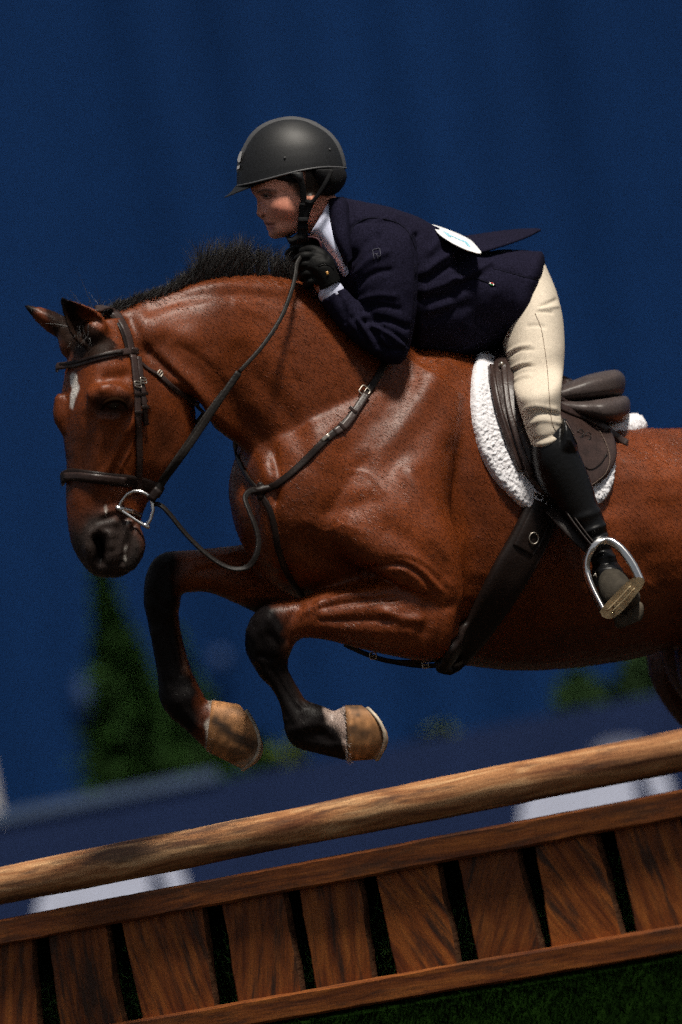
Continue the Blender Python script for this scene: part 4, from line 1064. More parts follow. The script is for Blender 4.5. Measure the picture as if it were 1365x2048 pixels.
# ---- bridle
c0, _n = hit(230, 660)
bridle = empty('bridle', at(260, 1000, -.72)); tag(bridle, 'brown leather bridle with a silver D ring bit on the head of the bay horse', 'bridle')
strap('headpiece', [(190, 622), (205, 617), (222, 620), (240, 640), (254, 668), (262, 700), (266, 720)], .021, .004, LEATHER, bridle, wrap=(1, 0))
strap('headpiece', [(192, 627), (210, 626), (228, 636), (243, 660), (252, 690), (256, 708)], .012, .0025, LEATHER_D, bridle, wrap=(1, 0))
strap('browband', [(119, 733), (135, 731), (160, 727), (200, 715), (240, 706), (275, 703)], .016, .005, LEATHER, bridle, wrap=(1, 0))
strap('browband_padding', [(124, 731), (160, 725), (200, 713), (245, 705)], .007, .0085, LEATHER_D, bridle)
keeper('browband_loop', 266, 705, -.15, .024, .013, bridle, off=.006)
ch, C_, N_ = strap('cheekpiece', [(264, 712), (268, 740), (272, 790), (275, 850), (277, 910), (276, 960), (276, 986)], .0165, .004, LEATHER, bridle, off=.004)
strap('cheekpiece', [(276, 715), (281, 760), (286, 800), (289, 835), (291, 850)], .0135, .004, LEATHER, bridle, off=.003)
buckle('buckle', 271, 771, 0.1, .017, .013, bridle, off=.010); buckle('buckle', 282, 763, 0.1, .016, .012, bridle, off=.009)
for kx, ky in ((273, 790), (275, 826), (286, 788), (288, 816)): keeper('keeper', kx, ky, .05, .019, .007, bridle, off=.0062, mt=LEATHER_D)
strap('noseband', [(130, 955), (145, 949), (180, 953), (220, 958), (262, 962), (300, 972), (322, 985)], .027, .006, LEATHER_D, bridle, wrap=(1, 0), off=.002)
strap('noseband_padding', [(134, 953), (160, 952), (200, 956), (250, 961)], .017, .0095, LEATHER, bridle, wrap=(0, 0))
tl_ = strap('throatlatch', [(274, 718), (290, 735), (318, 752), (345, 775), (380, 800), (408, 822), (420, 832)], .0085, .004, LEATHER, bridle)
buckle('buckle', 318, 748, .9, .012, .011, bridle, off=.007)
strap('throatlatch_end', [(318, 750), (345, 774), (375, 796), (395, 808)], .0115, .004, LEATHER, bridle, off=.003)
free('throatlatch_loop', [(420, 832, -.58), (412, 848, -.55), (398, 853, -.53), (388, 856, -.50)], .008, .003, LEATHER_D, bridle)
free('throatlatch_loop', [(408, 826, -.56), (400, 838, -.54), (390, 846, -.52)], .010, .003, LEATHER_D, bridle)
# D ring bit
dy_ = hit(262, 1015)[0][1] - .026
D_ = np.array([(237, 1017), (243, 1003), (254, 989), (268, 982), (283, 983), (296, 990), (304, 1002), (307, 1020), (302, 1038), (293, 1053), (278, 1044), (258, 1031), (240, 1019)], float)
P = []
for i in range(len(D_) - 1):
    for t in (0, .33, .66): P.append(D_[i] * (1 - t) + D_[i + 1] * t)
P.append(D_[-1]); P = np.array(P)
make_obj('bit_ring', *tube3(at(P[:, 0], P[:, 1], np.full(len(P), dy_) + (P[:, 0] - 270) * -.00008), .0036, 10), STEEL, parent=bridle)
make_obj('bit_mouthpiece', *tube3(np.array([at(238, 1017, dy_), at(262, 1022, dy_ + .02), at(280, 1030, dy_ + .06)]), .006, 10), STEEL, parent=bridle)
for a in ((238, 1017), (293, 1052)):
    make_obj('bit_joint', *tube3(np.array([at(a[0] - 3, a[1] - 2, dy_), at(a[0] + 3, a[1] + 2, dy_)]), .0052, 10), STEEL, parent=bridle)
# reins: near rein to the hand, laced upper half
REIN = [(303, 1002, dy_ - .004), (330, 958, dy_), (362, 915, -.71), (400, 860, -.70), (440, 800, -.69), (478, 745, -.67), (524, 694, -.64), (560, 640, -.60), (580, 592, -.57), (590, 555, -.545), (594, 528, -.52), (604, 512, -.50)]
free('rein', REIN[:6] , .0155, .0045, LEATHER_REIN, bridle, nrm=(.35, -1, .15))
o, C = free('rein', REIN[5:], .0095, .0045, LEATHER_REIN, bridle, nrm=(.35, -1, .15))
# lacing wound along the upper rein
lace = []
Cq = np.array([C[int(i)] for i in np.linspace(0, len(C) - 6, 150)])
Tq, Nq, Bq = frames(Cq)
for i in range(len(Cq)):
    a = i * 1.15
    lace.append(Cq[i] + np.array([.3, -.9, .1]) * .002 + Nq[i] * .0058 * math.cos(a) + Bq[i] * .0058 * math.sin(a))
make_obj('rein_lacing', *tube3(np.array(lace), .0016, 6), LEATHER_REIN, parent=bridle)
free('rein', [(306, 985, dy_ + .02), (332, 945, -.70), (372, 888, -.69), (410, 832, -.68), (446, 783, -.66)], .008, .003, LEATHER_REIN, bridle, nrm=(.4, -1, .3))
free('rein_stop', [(300, 1000, dy_ - .008), (318, 978, dy_ - .006)], .019, .006, LEATHER_D, bridle)

# ---- breastplate with the running martingale strap
bp = empty('breastplate', at(520, 980, -.55)); tag(bp, 'dark leather breastplate crossing the chest of the bay horse', 'breastplate')
strap('shoulder_strap', [(775, 715), (760, 745), (735, 785), (695, 842), (650, 882), (600, 932), (560, 965), (520, 983)], .0165, .0045, LEATHER_D, bp)
strap('strap_end', [(733, 790), (712, 822), (690, 852), (668, 868)], .017, .004, LEATHER, bp, off=.005)
buckle('buckle', 727, 785, .9, .021, .022, bp, off=.008); keeper('keeper', 705, 824, -.75, .021, .008, bp, off=.0085); keeper('keeper', 683, 856, -.8, .021, .008, bp, off=.0085)
q, qn = hit(650, 878); C = np.array([q + qn * .007 + (RIGHT * .75 + UP * .62) * t for t in np.linspace(-.011, .011, 5)])
make_obj('name_plate', *ribbon3(C, np.tile(qn, (5, 1)), .009, .002), SILVER, parent=bp)
strap('far_shoulder_strap', [(472, 880), (474, 905), (484, 930), (500, 958), (520, 982)], .012, .004, LEATHER_D, bp, wrap=(1, 0))
strap('chest_strap', [(520, 983), (540, 1020), (550, 1060), (556, 1095), (570, 1135), (590, 1168), (606, 1190)], .014, .0045, LEATHER_D, bp)
q, qn = hit(524, 982)
make_obj('chest_knot', *remesh([tube3(np.array([q + qn * .006 - RIGHT * .018, q + qn * .010, q + qn * .006 + RIGHT * .018 + UP * .006]), .009, 12), tube3(np.array([q + qn * .006 + UP * .012, q + qn * .006 - UP * .014]), .008, 12)], .002, 2), LEATHER_D, parent=bp)
free('martingale_strap', [(512, 981, -.60), (498, 984, -.62), (490, 998, -.64), (498, 1022, -.655), (510, 1052, -.665), (517, 1082, -.67), (512, 1112, -.68), (496, 1134, -.68), (470, 1139, -.68), (440, 1128, -.68), (405, 1102, -.68), (370, 1067, -.68), (340, 1030, -.68), (322, 1012, -.68), (304, 1008, -.675)], .013, .004, LEATHER_REIN, bp, nrm=(.8, -.7, .5))
free('girth_strap', [(690, 1288, -.32), (720, 1302, -.34), (760, 1317, -.36), (810, 1327, -.37), (850, 1331, -.38), (888, 1329, -.39)], .012, .004, LEATHER_D, bp, nrm=(0, -.8, -.6), clear=-.5)
free('girth_strap', [(735, 1310, -.37), (790, 1322, -.385), (840, 1322, -.39), (880, 1318, -.40)], .009, .004, LEATHER_D, bp, nrm=(0, -.8, -.6), clear=-.5)
for bx_, by_ in ((745, 1312), (850, 1330)): buckle('buckle', bx_, by_, .1, .015, .014, bp, y=-.40)

# ---- fleece pad and saddle
def patch(poly, height, base_off, nr=14, nt=110, edge=.35, smooth=3, fuzz=0.0, fs=60, ymin=None):
    """cushion that follows the horse inside a px outline (star shaped from its middle)"""
    O = resample(np.array(list(poly) + [poly[0]], float), n=nt + 1)[:-1]
    c = O.mean(0); rr = np.linspace(0, 1, nr + 1)[1:]
    rr = rr ** .8
    PX = np.array([[c + (o - c) * r for o in O] for r in rr])
    flat = PX.reshape(-1, 2)
    Y = np.empty(len(flat)); NN = np.empty((len(flat), 3)); bad = []
    for i, (a, b) in enumerate(flat):
        q, qn = hit(a, b)
        if q is None: bad.append(i); Y[i] = np.nan
        else: Y[i] = q[1]; NN[i] = qn
    good = [i for i in range(len(flat)) if not np.isnan(Y[i])]
    for i in bad:
        k = good[int(np.argmin(((flat[good] - flat[i]) ** 2).sum(1)))]; Y[i] = Y[k] + .03; NN[i] = NN[k]
    Y = Y.reshape(nr, nt); NN = NN.reshape(nr, nt, 3)
    for _ in range(smooth):
        Yp = np.concatenate([Y[:1], Y, Y[-1:]], 0); Y = (Yp[:-2] + Yp[2:] + np.roll(Y, 1, 1) + np.roll(Y, -1, 1) + 2 * Y) / 6
        Np = np.concatenate([NN[:1], NN, NN[-1:]], 0); NN = (Np[:-2] + Np[2:] + np.roll(NN, 1, 1) + np.roll(NN, -1, 1) + 2 * NN) / 6
    NN /= np.linalg.norm(NN, axis=2)[..., None]
    base = at(PX[..., 0], PX[..., 1], Y)
    prof = np.clip((1 - rr) / edge, 0, 1); prof = np.sqrt(1 - (1 - prof) ** 2)
    hgt = height(PX) if callable(height) else np.full((nr, nt), height)
    top = base + NN * (base_off + hgt * (0.25 + .75 * prof[:, None]))[..., None]
    if fuzz:
        fl = top.reshape(-1, 3)
        f = np.array([noise.noise(Vector(p) * fs) + .6 * noise.noise(Vector(p) * fs * 2.3) for p in fl]).reshape(nr, nt)
        top = top + NN * (fuzz * f)[..., None]
        g = np.array([noise.noise(Vector(p) * fs * 1.4 + Vector((7, 3, 1))) for p in fl]).reshape(nr, nt)
        out = (PX - c); out = out / (np.linalg.norm(out, axis=2)[..., None] + 1e-9)
        top = top + (out[..., :1] * RIGHT - out[..., 1:] * UP) * (fuzz * .9 * g * (rr[:, None] > .8))[..., None]
    bot = base[-1] - NN[-1] * .01
    V = np.vstack([top.reshape(-1, 3), top[0].mean(0), bot])
    F = grid_faces(nr, nt); cI = nr * nt
    for j in range(nt): F.append((cI, (j + 1) % nt, j))
    for j in range(nt): F.append(((nr - 1) * nt + j, (nr - 1) * nt + (j + 1) % nt, cI + 1 + (j + 1) % nt, cI + 1 + j))
    return V, F
PADO = [(957, 700), (950, 722), (943, 760), (941, 810), (947, 860), (962, 912), (985, 955), (1012, 986), (1046, 1016), (1080, 1030), (1114, 1034), (1155, 1024), (1204, 1003), (1222, 968), (1228, 925), (1222, 890), (1205, 868), (1150, 830), (1080, 765), (1010, 712), (985, 700)]
pv, pf = patch(PADO, .017, .003, nr=60, nt=560, edge=.08, smooth=6, fuzz=.0028, fs=150)
rp = np.array([(1192, 858, yc(1180) - .13, .018), (1216, 862, yc(1215) - .11, .024), (1245, 862, yc(1245) - .07, .027), (1265, 857, yc(1262) - .02, .029), (1268, 853, yc(1270) + .02, .029), (1266, 852, yc(1270) + .12, .026)])
S_ = catmull(rp, 14)
V2, F2 = tube3(at(S_[:, 0], S_[:, 1], S_[:, 2]), S_[:, 3], 48)
nv = vnormals(V2, F2); V2 = V2 + nv * np.array([.0035 * noise.noise(Vector(p) * 150) + .003 * noise.noise(Vector(p) * 220) for p in V2])[:, None]
pv2 = join([(pv, pf), (V2, F2)])
pad = make_obj('saddle_pad', *pv2, FLEECE); tag(pad, 'white fleece saddle pad under the brown saddle', 'saddle pad')

saddle = empty('saddle', at(1100, 1000, -.36)); tag(saddle, 'brown leather jumping saddle with girth and stirrups on the white fleece pad', 'saddle')
FLAP = [(990, 712), (978, 735), (972, 770), (976, 810), (988, 845), (1005, 890), (1028, 935), (1052, 970), (1080, 998), (1115, 1008), (1160, 990), (1198, 966), (1218, 940), (1224, 912), (1216, 882), (1198, 852), (1165, 820), (1120, 790), (1060, 745), (1020, 718)]
def flap_h(PX):
    d = polydist(PX[..., 0].ravel(), PX[..., 1].ravel(), [(1002, 738), (1004, 790), (1022, 860), (1050, 930)]).reshape(PX.shape[:2])
    return .006 + .020 * np.exp(-(d / 17) ** 2)
fv, ff = patch(FLAP, flap_h, .028, nr=26, nt=160, edge=.05, smooth=8)
flap = make_obj('flap', fv, ff, LEATHER, parent=saddle)
BV_F = BVHTree.FromPolygons([tuple(v) for v in np.vstack([fv])], ff)
def fhit(px, py):
    p = at(px, py, 10.0); loc, nor, _, _ = BV_F.ray_cast(Vector(CAM), Vector(p - CAM).normalized())
    if loc is None: return hit(px, py)
    n = np.array(nor); n = n if n[1] < 0 else -n
    return np.array(loc), n
def on_flap(name, pts, width, thick, mt, off=.002, step=5):
    P = resample(np.array(pts, float), step=step); C = []; NN = []
    for a, b in P:
        q, qn = fhit(a, b); C.append(q); NN.append(qn)
    C = np.array(C); C[:, 1] = smooth1(C[:, 1], 2, 2); NN = smooth1(np.array(NN), 2, 2)
    C = at(P[:, 0], P[:, 1], C[:, 1]) + NN * off
    return make_obj(name, *ribbon3(C, NN, width, thick), mt, parent=saddle), C, NN
on_flap('knee_roll', [(985, 735), (990, 775), (1000, 820), (1020, 880), (1045, 940)], .016, .008, LEATHER)
on_flap('knee_roll', [(1008, 730), (1012, 780), (1020, 830), (1040, 890), (1062, 950)], .014, .006, LEATHER)
on_flap('stitching', [(1120, 800), (1165, 828), (1196, 860), (1213, 892), (1219, 920), (1212, 945), (1192, 964), (1165, 980)], .0013, .0013, STITCH)
on_flap('stitching', [(1142, 905), (1165, 930), (1180, 940), (1200, 928), (1215, 905)], .0022, .0018, LEATHER_D)
# embossed mark on the flap
on_flap('embossed_mark', [(1152, 868), (1158, 860), (1166, 864), (1164, 873), (1156, 875)], .0022, .0018, LEATHER_D)
on_flap('embossed_mark', [(1168, 876), (1173, 866), (1181, 869), (1180, 878), (1173, 881)], .0022, .0018, LEATHER_D)
# seat and cantle: spans the back to the far side
ys = lambda x: yc(x)
SEAT = [(985, 700, 1000, 790, ys(1000) - .02, .11, 2.3), (1010, 722, 1030, 800, ys(1020) - .03, .12, 2.4), (1060, 758, 1070, 808, ys(1060) - .03, .135, 2.6), (1110, 772, 1116, 808, ys(1110) - .02, .165, 3.0), (1140, 763, 1146, 806, ys(1140) - .02, .18, 3.2),
        (1175, 750, 1182, 804, ys(1175) - .02, .195, 3.4), (1210, 742, 1214, 800, ys(1210) - .02, .195, 3.4), (1234, 740, 1236, 796, ys(1234) - .02, .175, 3.2), (1247, 749, 1247, 786, ys(1244) - .02, .13, 2.8), (1252, 760, 1251, 774, ys(1248) - .02, .06, 2.2)]
sv, sf = remesh([loft(SEAT, n=6, m=44)], .004, 3)
make_obj('seat', sv, sf, SEATM, parent=saddle)
PANEL = [(1085, 796, 1090, 814, ys(1090) - .10, .10, 2.4), (1120, 797, 1120, 824, ys(1120) - .06, .15, 2.6), (1165, 797, 1168, 838, ys(1165) - .04, .19, 3.0), (1205, 794, 1210, 848, ys(1205) - .05, .215, 3.2), (1235, 790, 1240, 846, ys(1235) - .05, .20, 3.0), (1254, 793, 1256, 836, ys(1252) - .05, .155, 2.6), (1261, 804, 1261, 822, ys(1257) - .05, .08, 2.2)]
qv, qf = remesh([loft(PANEL, n=6, m=44)], .004, 3)
make_obj('panel_cushion', qv, qf, SEATM, parent=saddle)
# skirt and stirrup strap keeper lying over the flap
SK = [(1000, 712), (1018, 760), (1060, 800), (1120, 838), (1165, 846), (1198, 850), (1188, 832), (1150, 806), (1100, 780), (1050, 745)]
kv, kf = patch(SK, .006, .040, nr=14, nt=90, edge=.1, smooth=6); make_obj('skirt', kv, kf, LEATHER, parent=saddle)
def lead(pts, w, th, name, mt, y0):
    P = np.array(pts, float); P = np.c_[P, np.full(len(P), y0)] if P.shape[1] == 2 else P
    P = resample(P, step=5); Y = P[:, 2].copy()
    for i in range(len(P)):
        q, _ = fhit(P[i, 0], P[i, 1])
        if q is not None: Y[i] = min(Y[i], q[1] - .012)
    Y = smooth1(Y, 3, 3); C = at(P[:, 0], P[:, 1], Y)
    return make_obj(name, *ribbon3(C, np.tile([.3, -.9, .35], (len(C), 1)), w, th), mt, parent=saddle), C
yk = hit(1165, 835)[0][1] - .065
o, C = lead([(1105, 806), (1140, 822), (1172, 834), (1196, 846), (1222, 864), (1240, 878), (1256, 887)], .0175, .004, 'stirrup_leather_end', LEATHER, yk)
for u in (.1, .2, .3, .4):
    c = C[int(u * len(C))]; make_obj('hole', *tube3(np.array([c + np.array([.3, -.9, .35]) * .003, c + np.array([.3, -.9, .35]) * .0046]), .0014, 8), WEB, parent=o)
c = C[int(.42 * len(C))]; make_obj('keeper', *ribbon3(np.array([c - RIGHT * .006 + UP * .004, c - RIGHT * .002 + UP * .0014, c + RIGHT * .002 - UP * .0014, c + RIGHT * .006 - UP * .004]) + np.array([.3, -.9, .35]) * .003, np.tile([.3, -.9, .35], (4, 1)), .021, .004), LEATHER_D, parent=o)
# stirrup bar area at the pommel
q, qn = fhit(1002, 735); make_obj('pommel_stud', *tube3(np.array([q + qn * .004, q + qn * .009]), .006, 14), SILVER, parent=saddle)
# girth
def strip(ca, cb, nu, nv, off, th, mt, name, parent):
    A = resample(np.array(ca, float), n=nu); B = resample(np.array(cb, float), n=nu)
    v = np.linspace(0, 1, nv); PX = A[:, None] * (1 - v)[None, :, None] + B[:, None] * v[None, :, None]
    Y = np.empty((nu, nv)); NN = np.empty((nu, nv, 3))
    for i in range(nu):
        Yi, Ni = surf(PX[i], np.nan); Y[i] = Yi; NN[i] = Ni
        if np.isnan(Yi).any(): Y[i] = Y[i - 1] + .02; NN[i] = NN[i - 1]
    for _ in range(5):
        Y = smooth1(Y, 1, 1); NN = smooth1(NN, 1, 1)
    NN /= np.linalg.norm(NN, axis=2)[..., None]
    base = at(PX[..., 0], PX[..., 1], Y); pr_ = (1 - (2 * v - 1) ** 6)
    top = base + NN * (off + th * (.2 + .8 * pr_))[None, :, None]; bot = base - NN * .004
    V = np.vstack([top.reshape(-1, 3), bot.reshape(-1, 3)]); n0 = nu * nv
    F = grid_faces(nu, nv, close=False) + [tuple(i + n0 for i in f[::-1]) for f in grid_faces(nu, nv, close=False)]
    for i in range(nu - 1):
        for j in (0, nv - 1):
            a = i * nv + j; F.append((a, a + nv, a + nv + n0, a + n0))
    for j in range(nv - 1):
        for i in (0, nu - 1):
            a = i * nv + j; F.append((a, a + 1, a + 1 + n0, a + n0))
    return make_obj(name, V, F, mt, parent=parent)
girth = strip([(1058, 985), (1028, 1055), (985, 1132), (938, 1226), (905, 1280), (880, 1318), (870, 1328)], [(1118, 1018), (1092, 1085), (1052, 1160), (1000, 1238), (955, 1292), (925, 1324), (905, 1334)], 60, 16, .012, .008, LEATHER_D, 'girth', saddle)
strip([(1062, 1000), (1035, 1060), (1020, 1090)], [(1100, 1022), (1078, 1078), (1058, 1112)], 24, 12, .020, .004, LEATHER_D, 'girth_end', saddle)
th_ = np.linspace(0, 2 * np.pi, 25); q, qn = hit(1059, 1077)
u_ = RIGHT - qn * (RIGHT @ qn); v_ = UP - qn * (UP @ qn)
make_obj('girth_ring', *tube3(np.array([q + qn * .027 + u_ * .0115 * math.cos(t) + v_ * .0125 * math.sin(t) for t in th_]), .0017, 8), SILVER, parent=saddle)
on_ = strap('billet_edge', [(1068, 1022), (1045, 1068)], .002, .012, LEATHER_REIN, saddle)
# ------------------------------------------------------------------ the rider
yn = lambda x: np.interp(x, [500, 650, 800, 950, 1100], [-.40, -.33, -.24, -.14, -.03])     # depth of the rider's middle
def surf_y(px, py, back=0.0):
    q, _ = fhit(px, py); return (q[1] if q is not None else -.3) - back
HD = []
yh = -.37
HD.append(loft([(560, 256, 605, 256, yh, .03), (530, 272, 630, 270, yh, .058), (510, 298, 658, 290, yh, .070), (499, 330, 670, 320, yh, .076, 2.3), (499, 360, 676, 345, yh, .078, 2.3), (502, 378, 672, 366, yh, .076, 2.3),
    (507, 389, 664, 383, yh, .073, 2.4), (517, 401, 652, 396, yh, .075, 2.5), (523, 418, 640, 412, yh, .073, 2.5), (528, 434, 628, 428, yh, .067, 2.4), (533, 446, 616, 440, yh, .059, 2.3), (539, 457, 606, 452, yh, .057, 2.3), (542, 467, 596, 464, yh, .049, 2.3), (552, 476, 580, 474, yh, .026, 2.2)], n=6, m=40))
HD.append(tube([(519, 394, yh, .0055), (521, 406, yh, .0075), (523.5, 418, yh, .0105), (524.5, 425, yh, .0125), (528, 431, yh, .0100)], m=14))
HD.append(tube([(525, 429, yh - .013, .0075), (533, 432, yh - .012, .005)], m=10)); HD.append(tube([(525, 429, yh + .013, .0075), (533, 432, yh + .012, .005)], m=10))
HD.append(tube([(533, 445, yh, .0060), (540, 449, yh - .012, .0045), (550, 450, yh - .022, .002)], m=10)); HD.append(tube([(533, 445, yh, .0060), (540, 449, yh + .012, .0045)], m=10))
HD.append(tube([(538, 456, yh, .0060), (544, 457, yh - .012, .0048), (551, 454, yh - .020, .002)], m=10)); HD.append(tube([(538, 456, yh, .0060), (544, 457, yh + .012, .004)], m=10))
HD.append(tube([(546, 467, yh, .010), (552, 468, yh, .012)], m=12))
# ear
HD.append(loft([(613, 392, 627, 388, yh - .066, .006), (610, 405, 628, 402, yh - .070, .007), (613, 420, 622, 418, yh - .066, .005)], n=4, m=16))
# neck into the shoulders
HD.append(loft([(600, 415, 665, 378, yh + .005, .055), (602, 455, 672, 392, yh + .02, .055), (636, 478, 684, 414, yh + .035, .046), (676, 505, 715, 445, -.30, .055), (710, 590, 790, 460, -.25, .11), (790, 640, 870, 500, -.20, .11), (890, 670, 950, 540, -.13, .10), (980, 660, 1040, 560, -.05, .10), (1020, 670, 1070, 600, -.03, .10)], n=5, m=36))
# limbs, hidden under the clothes
for sgn, yy in ((1, -.44), (-1, -.08)):
    dx = 0 if sgn > 0 else -40
    HD.append(tube([(745 + dx, 500, yy + .09 * sgn, .03), (780 + dx, 580, yy + .015 * sgn, .032), (795 + dx * 1.2, 680, yy, .028), (730 + dx * .7, 652, yy - .01, .026), (662 + dx * .35, 585, yy - .03, .022), (640 + dx * .3, 550, yy, .030)], m=14))
kn = surf_y(1090, 870, .075)
HD.append(tube([(1050, 610, -.08, .06), (1068, 700, -.15, .04), (1078, 800, kn + .06, .03), (1098, 880, kn + .03, .025), (1125, 960, kn + .02, .03), (1188, 1072, kn + .005, .02), (1208, 1130, kn - .01, .02), (1224, 1185, kn - .04, .02)], m=16))
HD.append(tube([(1015, 600, .08, .06), (960, 720, .26, .06), (915, 860, .37, .035), (950, 980, .36, .03), (1010, 1080, .36, .022), (1030, 1150, .33, .02)], m=16))
PV_, PF_ = remesh(HD, .0032, 4)
PV_ = sculpt(PV_, PF_, [
    ([(523, 391), (535, 394), (547, 392)], 6, -.0038), ([(516, 386), (532, 381), (552, 383)], 4, .0035), ([(527, 399), (540, 402)], 5, -.0008), ([(556, 414), (578, 424)], 18, .0035), ([(522, 405), (528, 415)], 5, -.003),
    ([(535, 436), (538, 441)], 3, -.0012), ([(531, 450), (541, 451), (550, 449)], 2.2, -.0022), ([(543, 462), (550, 462)], 4, -.0012), ([(532, 425)], 4, .002), ([(528, 433)], 2.5, -.003),
    ([(578, 440), (588, 458)], 16, -.0015), ([(595, 400), (600, 440)], 8, -.003), ([(617, 402)], 5, -.006),
    ([(610, 440), (640, 425), (660, 415)], 8, .003)])
ppx, ppy = proj(PV_)
sk = np.tile(np.array([.76, .33, .225]), (len(PV_), 1)) * (1 + .10 * pnoise(PV_, 30., 3))[:, None]
def pbl(w, c):
    global sk
    w = np.clip(w, 0, 1)[:, None]; sk = sk * (1 - w) + np.array(c) * w
near = PV_[:, 1] < yh
pbl(.55 * np.exp(-(polydist(ppx, ppy, [(556, 420), (580, 430)]) / 20) ** 2), (.58, .19, .13))
pbl(.35 * np.exp(-(polydist(ppx, ppy, [(514, 424), (522, 430)]) / 9) ** 2), (.42, .13, .09))
pbl(.65 * np.exp(-(polydist(ppx, ppy, [(532, 447), (546, 450)]) / 3.6) ** 2) + .6 * np.exp(-(polydist(ppx, ppy, [(538, 456), (546, 456)]) / 3.4) ** 2), (.30, .075, .06))
pbl(.75 * np.exp(-(polydist(ppx, ppy, [(517, 385), (532, 379), (552, 382)]) / 3.2) ** 2), (.05, .03, .018))
pbl(.5 * np.exp(-(polydist(ppx, ppy, [(524, 390), (550, 391)]) / 6) ** 2), (.16, .07, .05))
pbl(.95 * soft(polydist(ppx, ppy, [(575, 352), (594, 366), (602, 384)]) + 3 * pnoise(PV_, 90., 2), 8, 15), (.035, .020, .012))
pbl(1.0 * (np.clip((ppx - 606) / 6, 0, 1) * (ppy < 392) * (ppx < 700)), (.025, .015, .010))
pbl(.65 * np.exp(-(polydist(ppx, ppy, [(527, 390), (541, 391)]) / 5) ** 2), (.13, .055, .038))
pbl(.9 * np.exp(-(polydist(ppx, ppy, [(515, 383.5), (528, 380.5), (541, 382)]) / 2.6) ** 2), (.035, .02, .013))
pbl(.8 * np.exp(-(polydist(ppx, ppy, [(533, 447), (549, 447.5)]) / 1.5) ** 2), (.10, .026, .022))
pbl(.8 * np.exp(-(polydist(ppx, ppy, [(525, 432), (529, 432)]) / 2.0) ** 2), (.06, .02, .015))
rider = make_obj('person', PV_, PF_, SKIN)
set_color(rider, np.clip(sk, .005, 1))
tag(rider, 'rider in navy jacket, beige breeches and dark helmet crouching low over the bay horse', 'person')
# eye
c = at(540, 392, yh - .060)
BVP = BVHTree.FromPolygons([tuple(v) for v in PV_], PF_)
def phit(px, py):
    p = at(px, py, 10.0); loc, nor, _, _ = BVP.ray_cast(Vector(CAM), Vector(p - CAM).normalized())
    n = np.array(nor); n = n if n[1] < 0 else -n
    return np.array(loc), n
q, qn = phit(534, 392)
EYEW = mat('eye_white', (.45, .42, .40), rough=.25)
ew = make_obj('eye', *tube3(np.array([q - qn * .0075, q - qn * .0072 + UP * .0001]), .0088, 18), EYEW, parent=rider)
make_obj('iris', *tube3(np.array([q - qn * .0070 - RIGHT * .0026, q - qn * .0069 - RIGHT * .0027]), .0083, 16), mat('dark_iris', (.02, .012, .008), rough=.1), parent=ew)
for off, a in ((0, [(525, 392), (531, 387), (540, 387), (547, 392)]), (1, [(527, 395), (533, 397), (541, 396), (546, 393)])):
    L_ = resample(np.array(a, float), n=12); P3 = np.array([phit(x, y)[0] + phit(x, y)[1] * .0022 for x, y in L_])
    make_obj('eyelid', *tube3(P3, np.r_[np.linspace(.0008, .0024, 6), np.linspace(.0024, .0008, 6)], 8), mat('lid_skin', (.16, .075, .055) if off == 0 else (.30, .14, .10), rough=.5), parent=rider)

# ---- helmet
hy = yh
rows = [(574, 234.5, 592, 234.2, hy, .012), (545, 241, 622, 241.5, hy, .035), (520, 253, 645, 254, hy, .054), (502, 270, 663, 268, hy, .069), (488, 293, 677, 286, hy, .081), (479, 317, 686, 306, hy, .088), (475, 342, 690, 321, hy, .0915), (474, 360, 692, 331, hy, .0925), (474, 372, 692.5, 336, hy, .093)]
S = catmull(rows, 8); th = np.linspace(0, 2 * np.pi, 96, endpoint=False); R = []
for k, (ax, ay, bx, by, y0, t) in enumerate(S):
    cth = np.cos(th); sth = np.sin(th); u = k / (len(S) - 1)
    px = (ax + bx) / 2 + (ax - bx) / 2 * cth; py = (ay + by) / 2 + (ay - by) / 2 * cth - 9 * u ** 3 * np.abs(sth) ** 2 * np.clip(.6 - cth * .6, 0, 1) * 1.6
    R.append(at(px, py, y0 - t * sth))
R = np.array(R); rim = R[-1]
inner = [rim.mean(0) + (rim - rim.mean(0)) * f + UP * g for f, g in ((.985, 0.0), (.93, .002), (.9, .02), (.7, .06))]
R2 = np.concatenate([R, np.array(inner)], 0)
hel = make_obj('helmet', *rings_to_mesh(R2), HELMET, parent=rider)
trim = np.vstack([rim, rim[:1]])
make_obj('helmet_rim', *tube3(trim, .0022, 8), HELMET_STRIP, parent=hel)
# brim
nb = 41; sv_ = np.linspace(-1, 1, nb); top = []; bot = []
for s in sv_:
    y = hy - s * .079; k = s * s
    base = np.array([476 + k * 62 + abs(s) ** 5 * 16, 366 - k * 10 - abs(s) ** 5 * 6]); tip = np.array([449 + k * 84 + abs(s) ** 5 * 18, 394.5 - k * 36 - abs(s) ** 5 * 4])
    rowt = []
    for u in np.linspace(0, 1, 9):
        p = base + (tip - base) * u + np.array([0, 3.0 * math.sin(u * math.pi)]) * (1 - k)
        rowt.append(at(p[0], p[1], y))
    top.append(rowt)
top = np.array(top); dn = -UP * .0035
bot = top + dn; bot[:, -1] = top[:, -1] + dn * .4
Vb = np.vstack([top.reshape(-1, 3), bot.reshape(-1, 3)]); n0 = nb * 9
Fb = grid_faces(nb, 9, close=False) + [tuple(i + n0 for i in f[::-1]) for f in grid_faces(nb, 9, close=False)]
for i in range(nb - 1):
    for j in (0, 8):
        a = i * 9 + j; Fb.append((a, a + 9, a + 9 + n0, a + n0))
for j in range(8):
    for i in (0, nb - 1):
        a = i * 9 + j; Fb.append((a, a + 1, a + 1 + n0, a + n0))
make_obj('brim', Vb, Fb, HELMET, parent=hel)
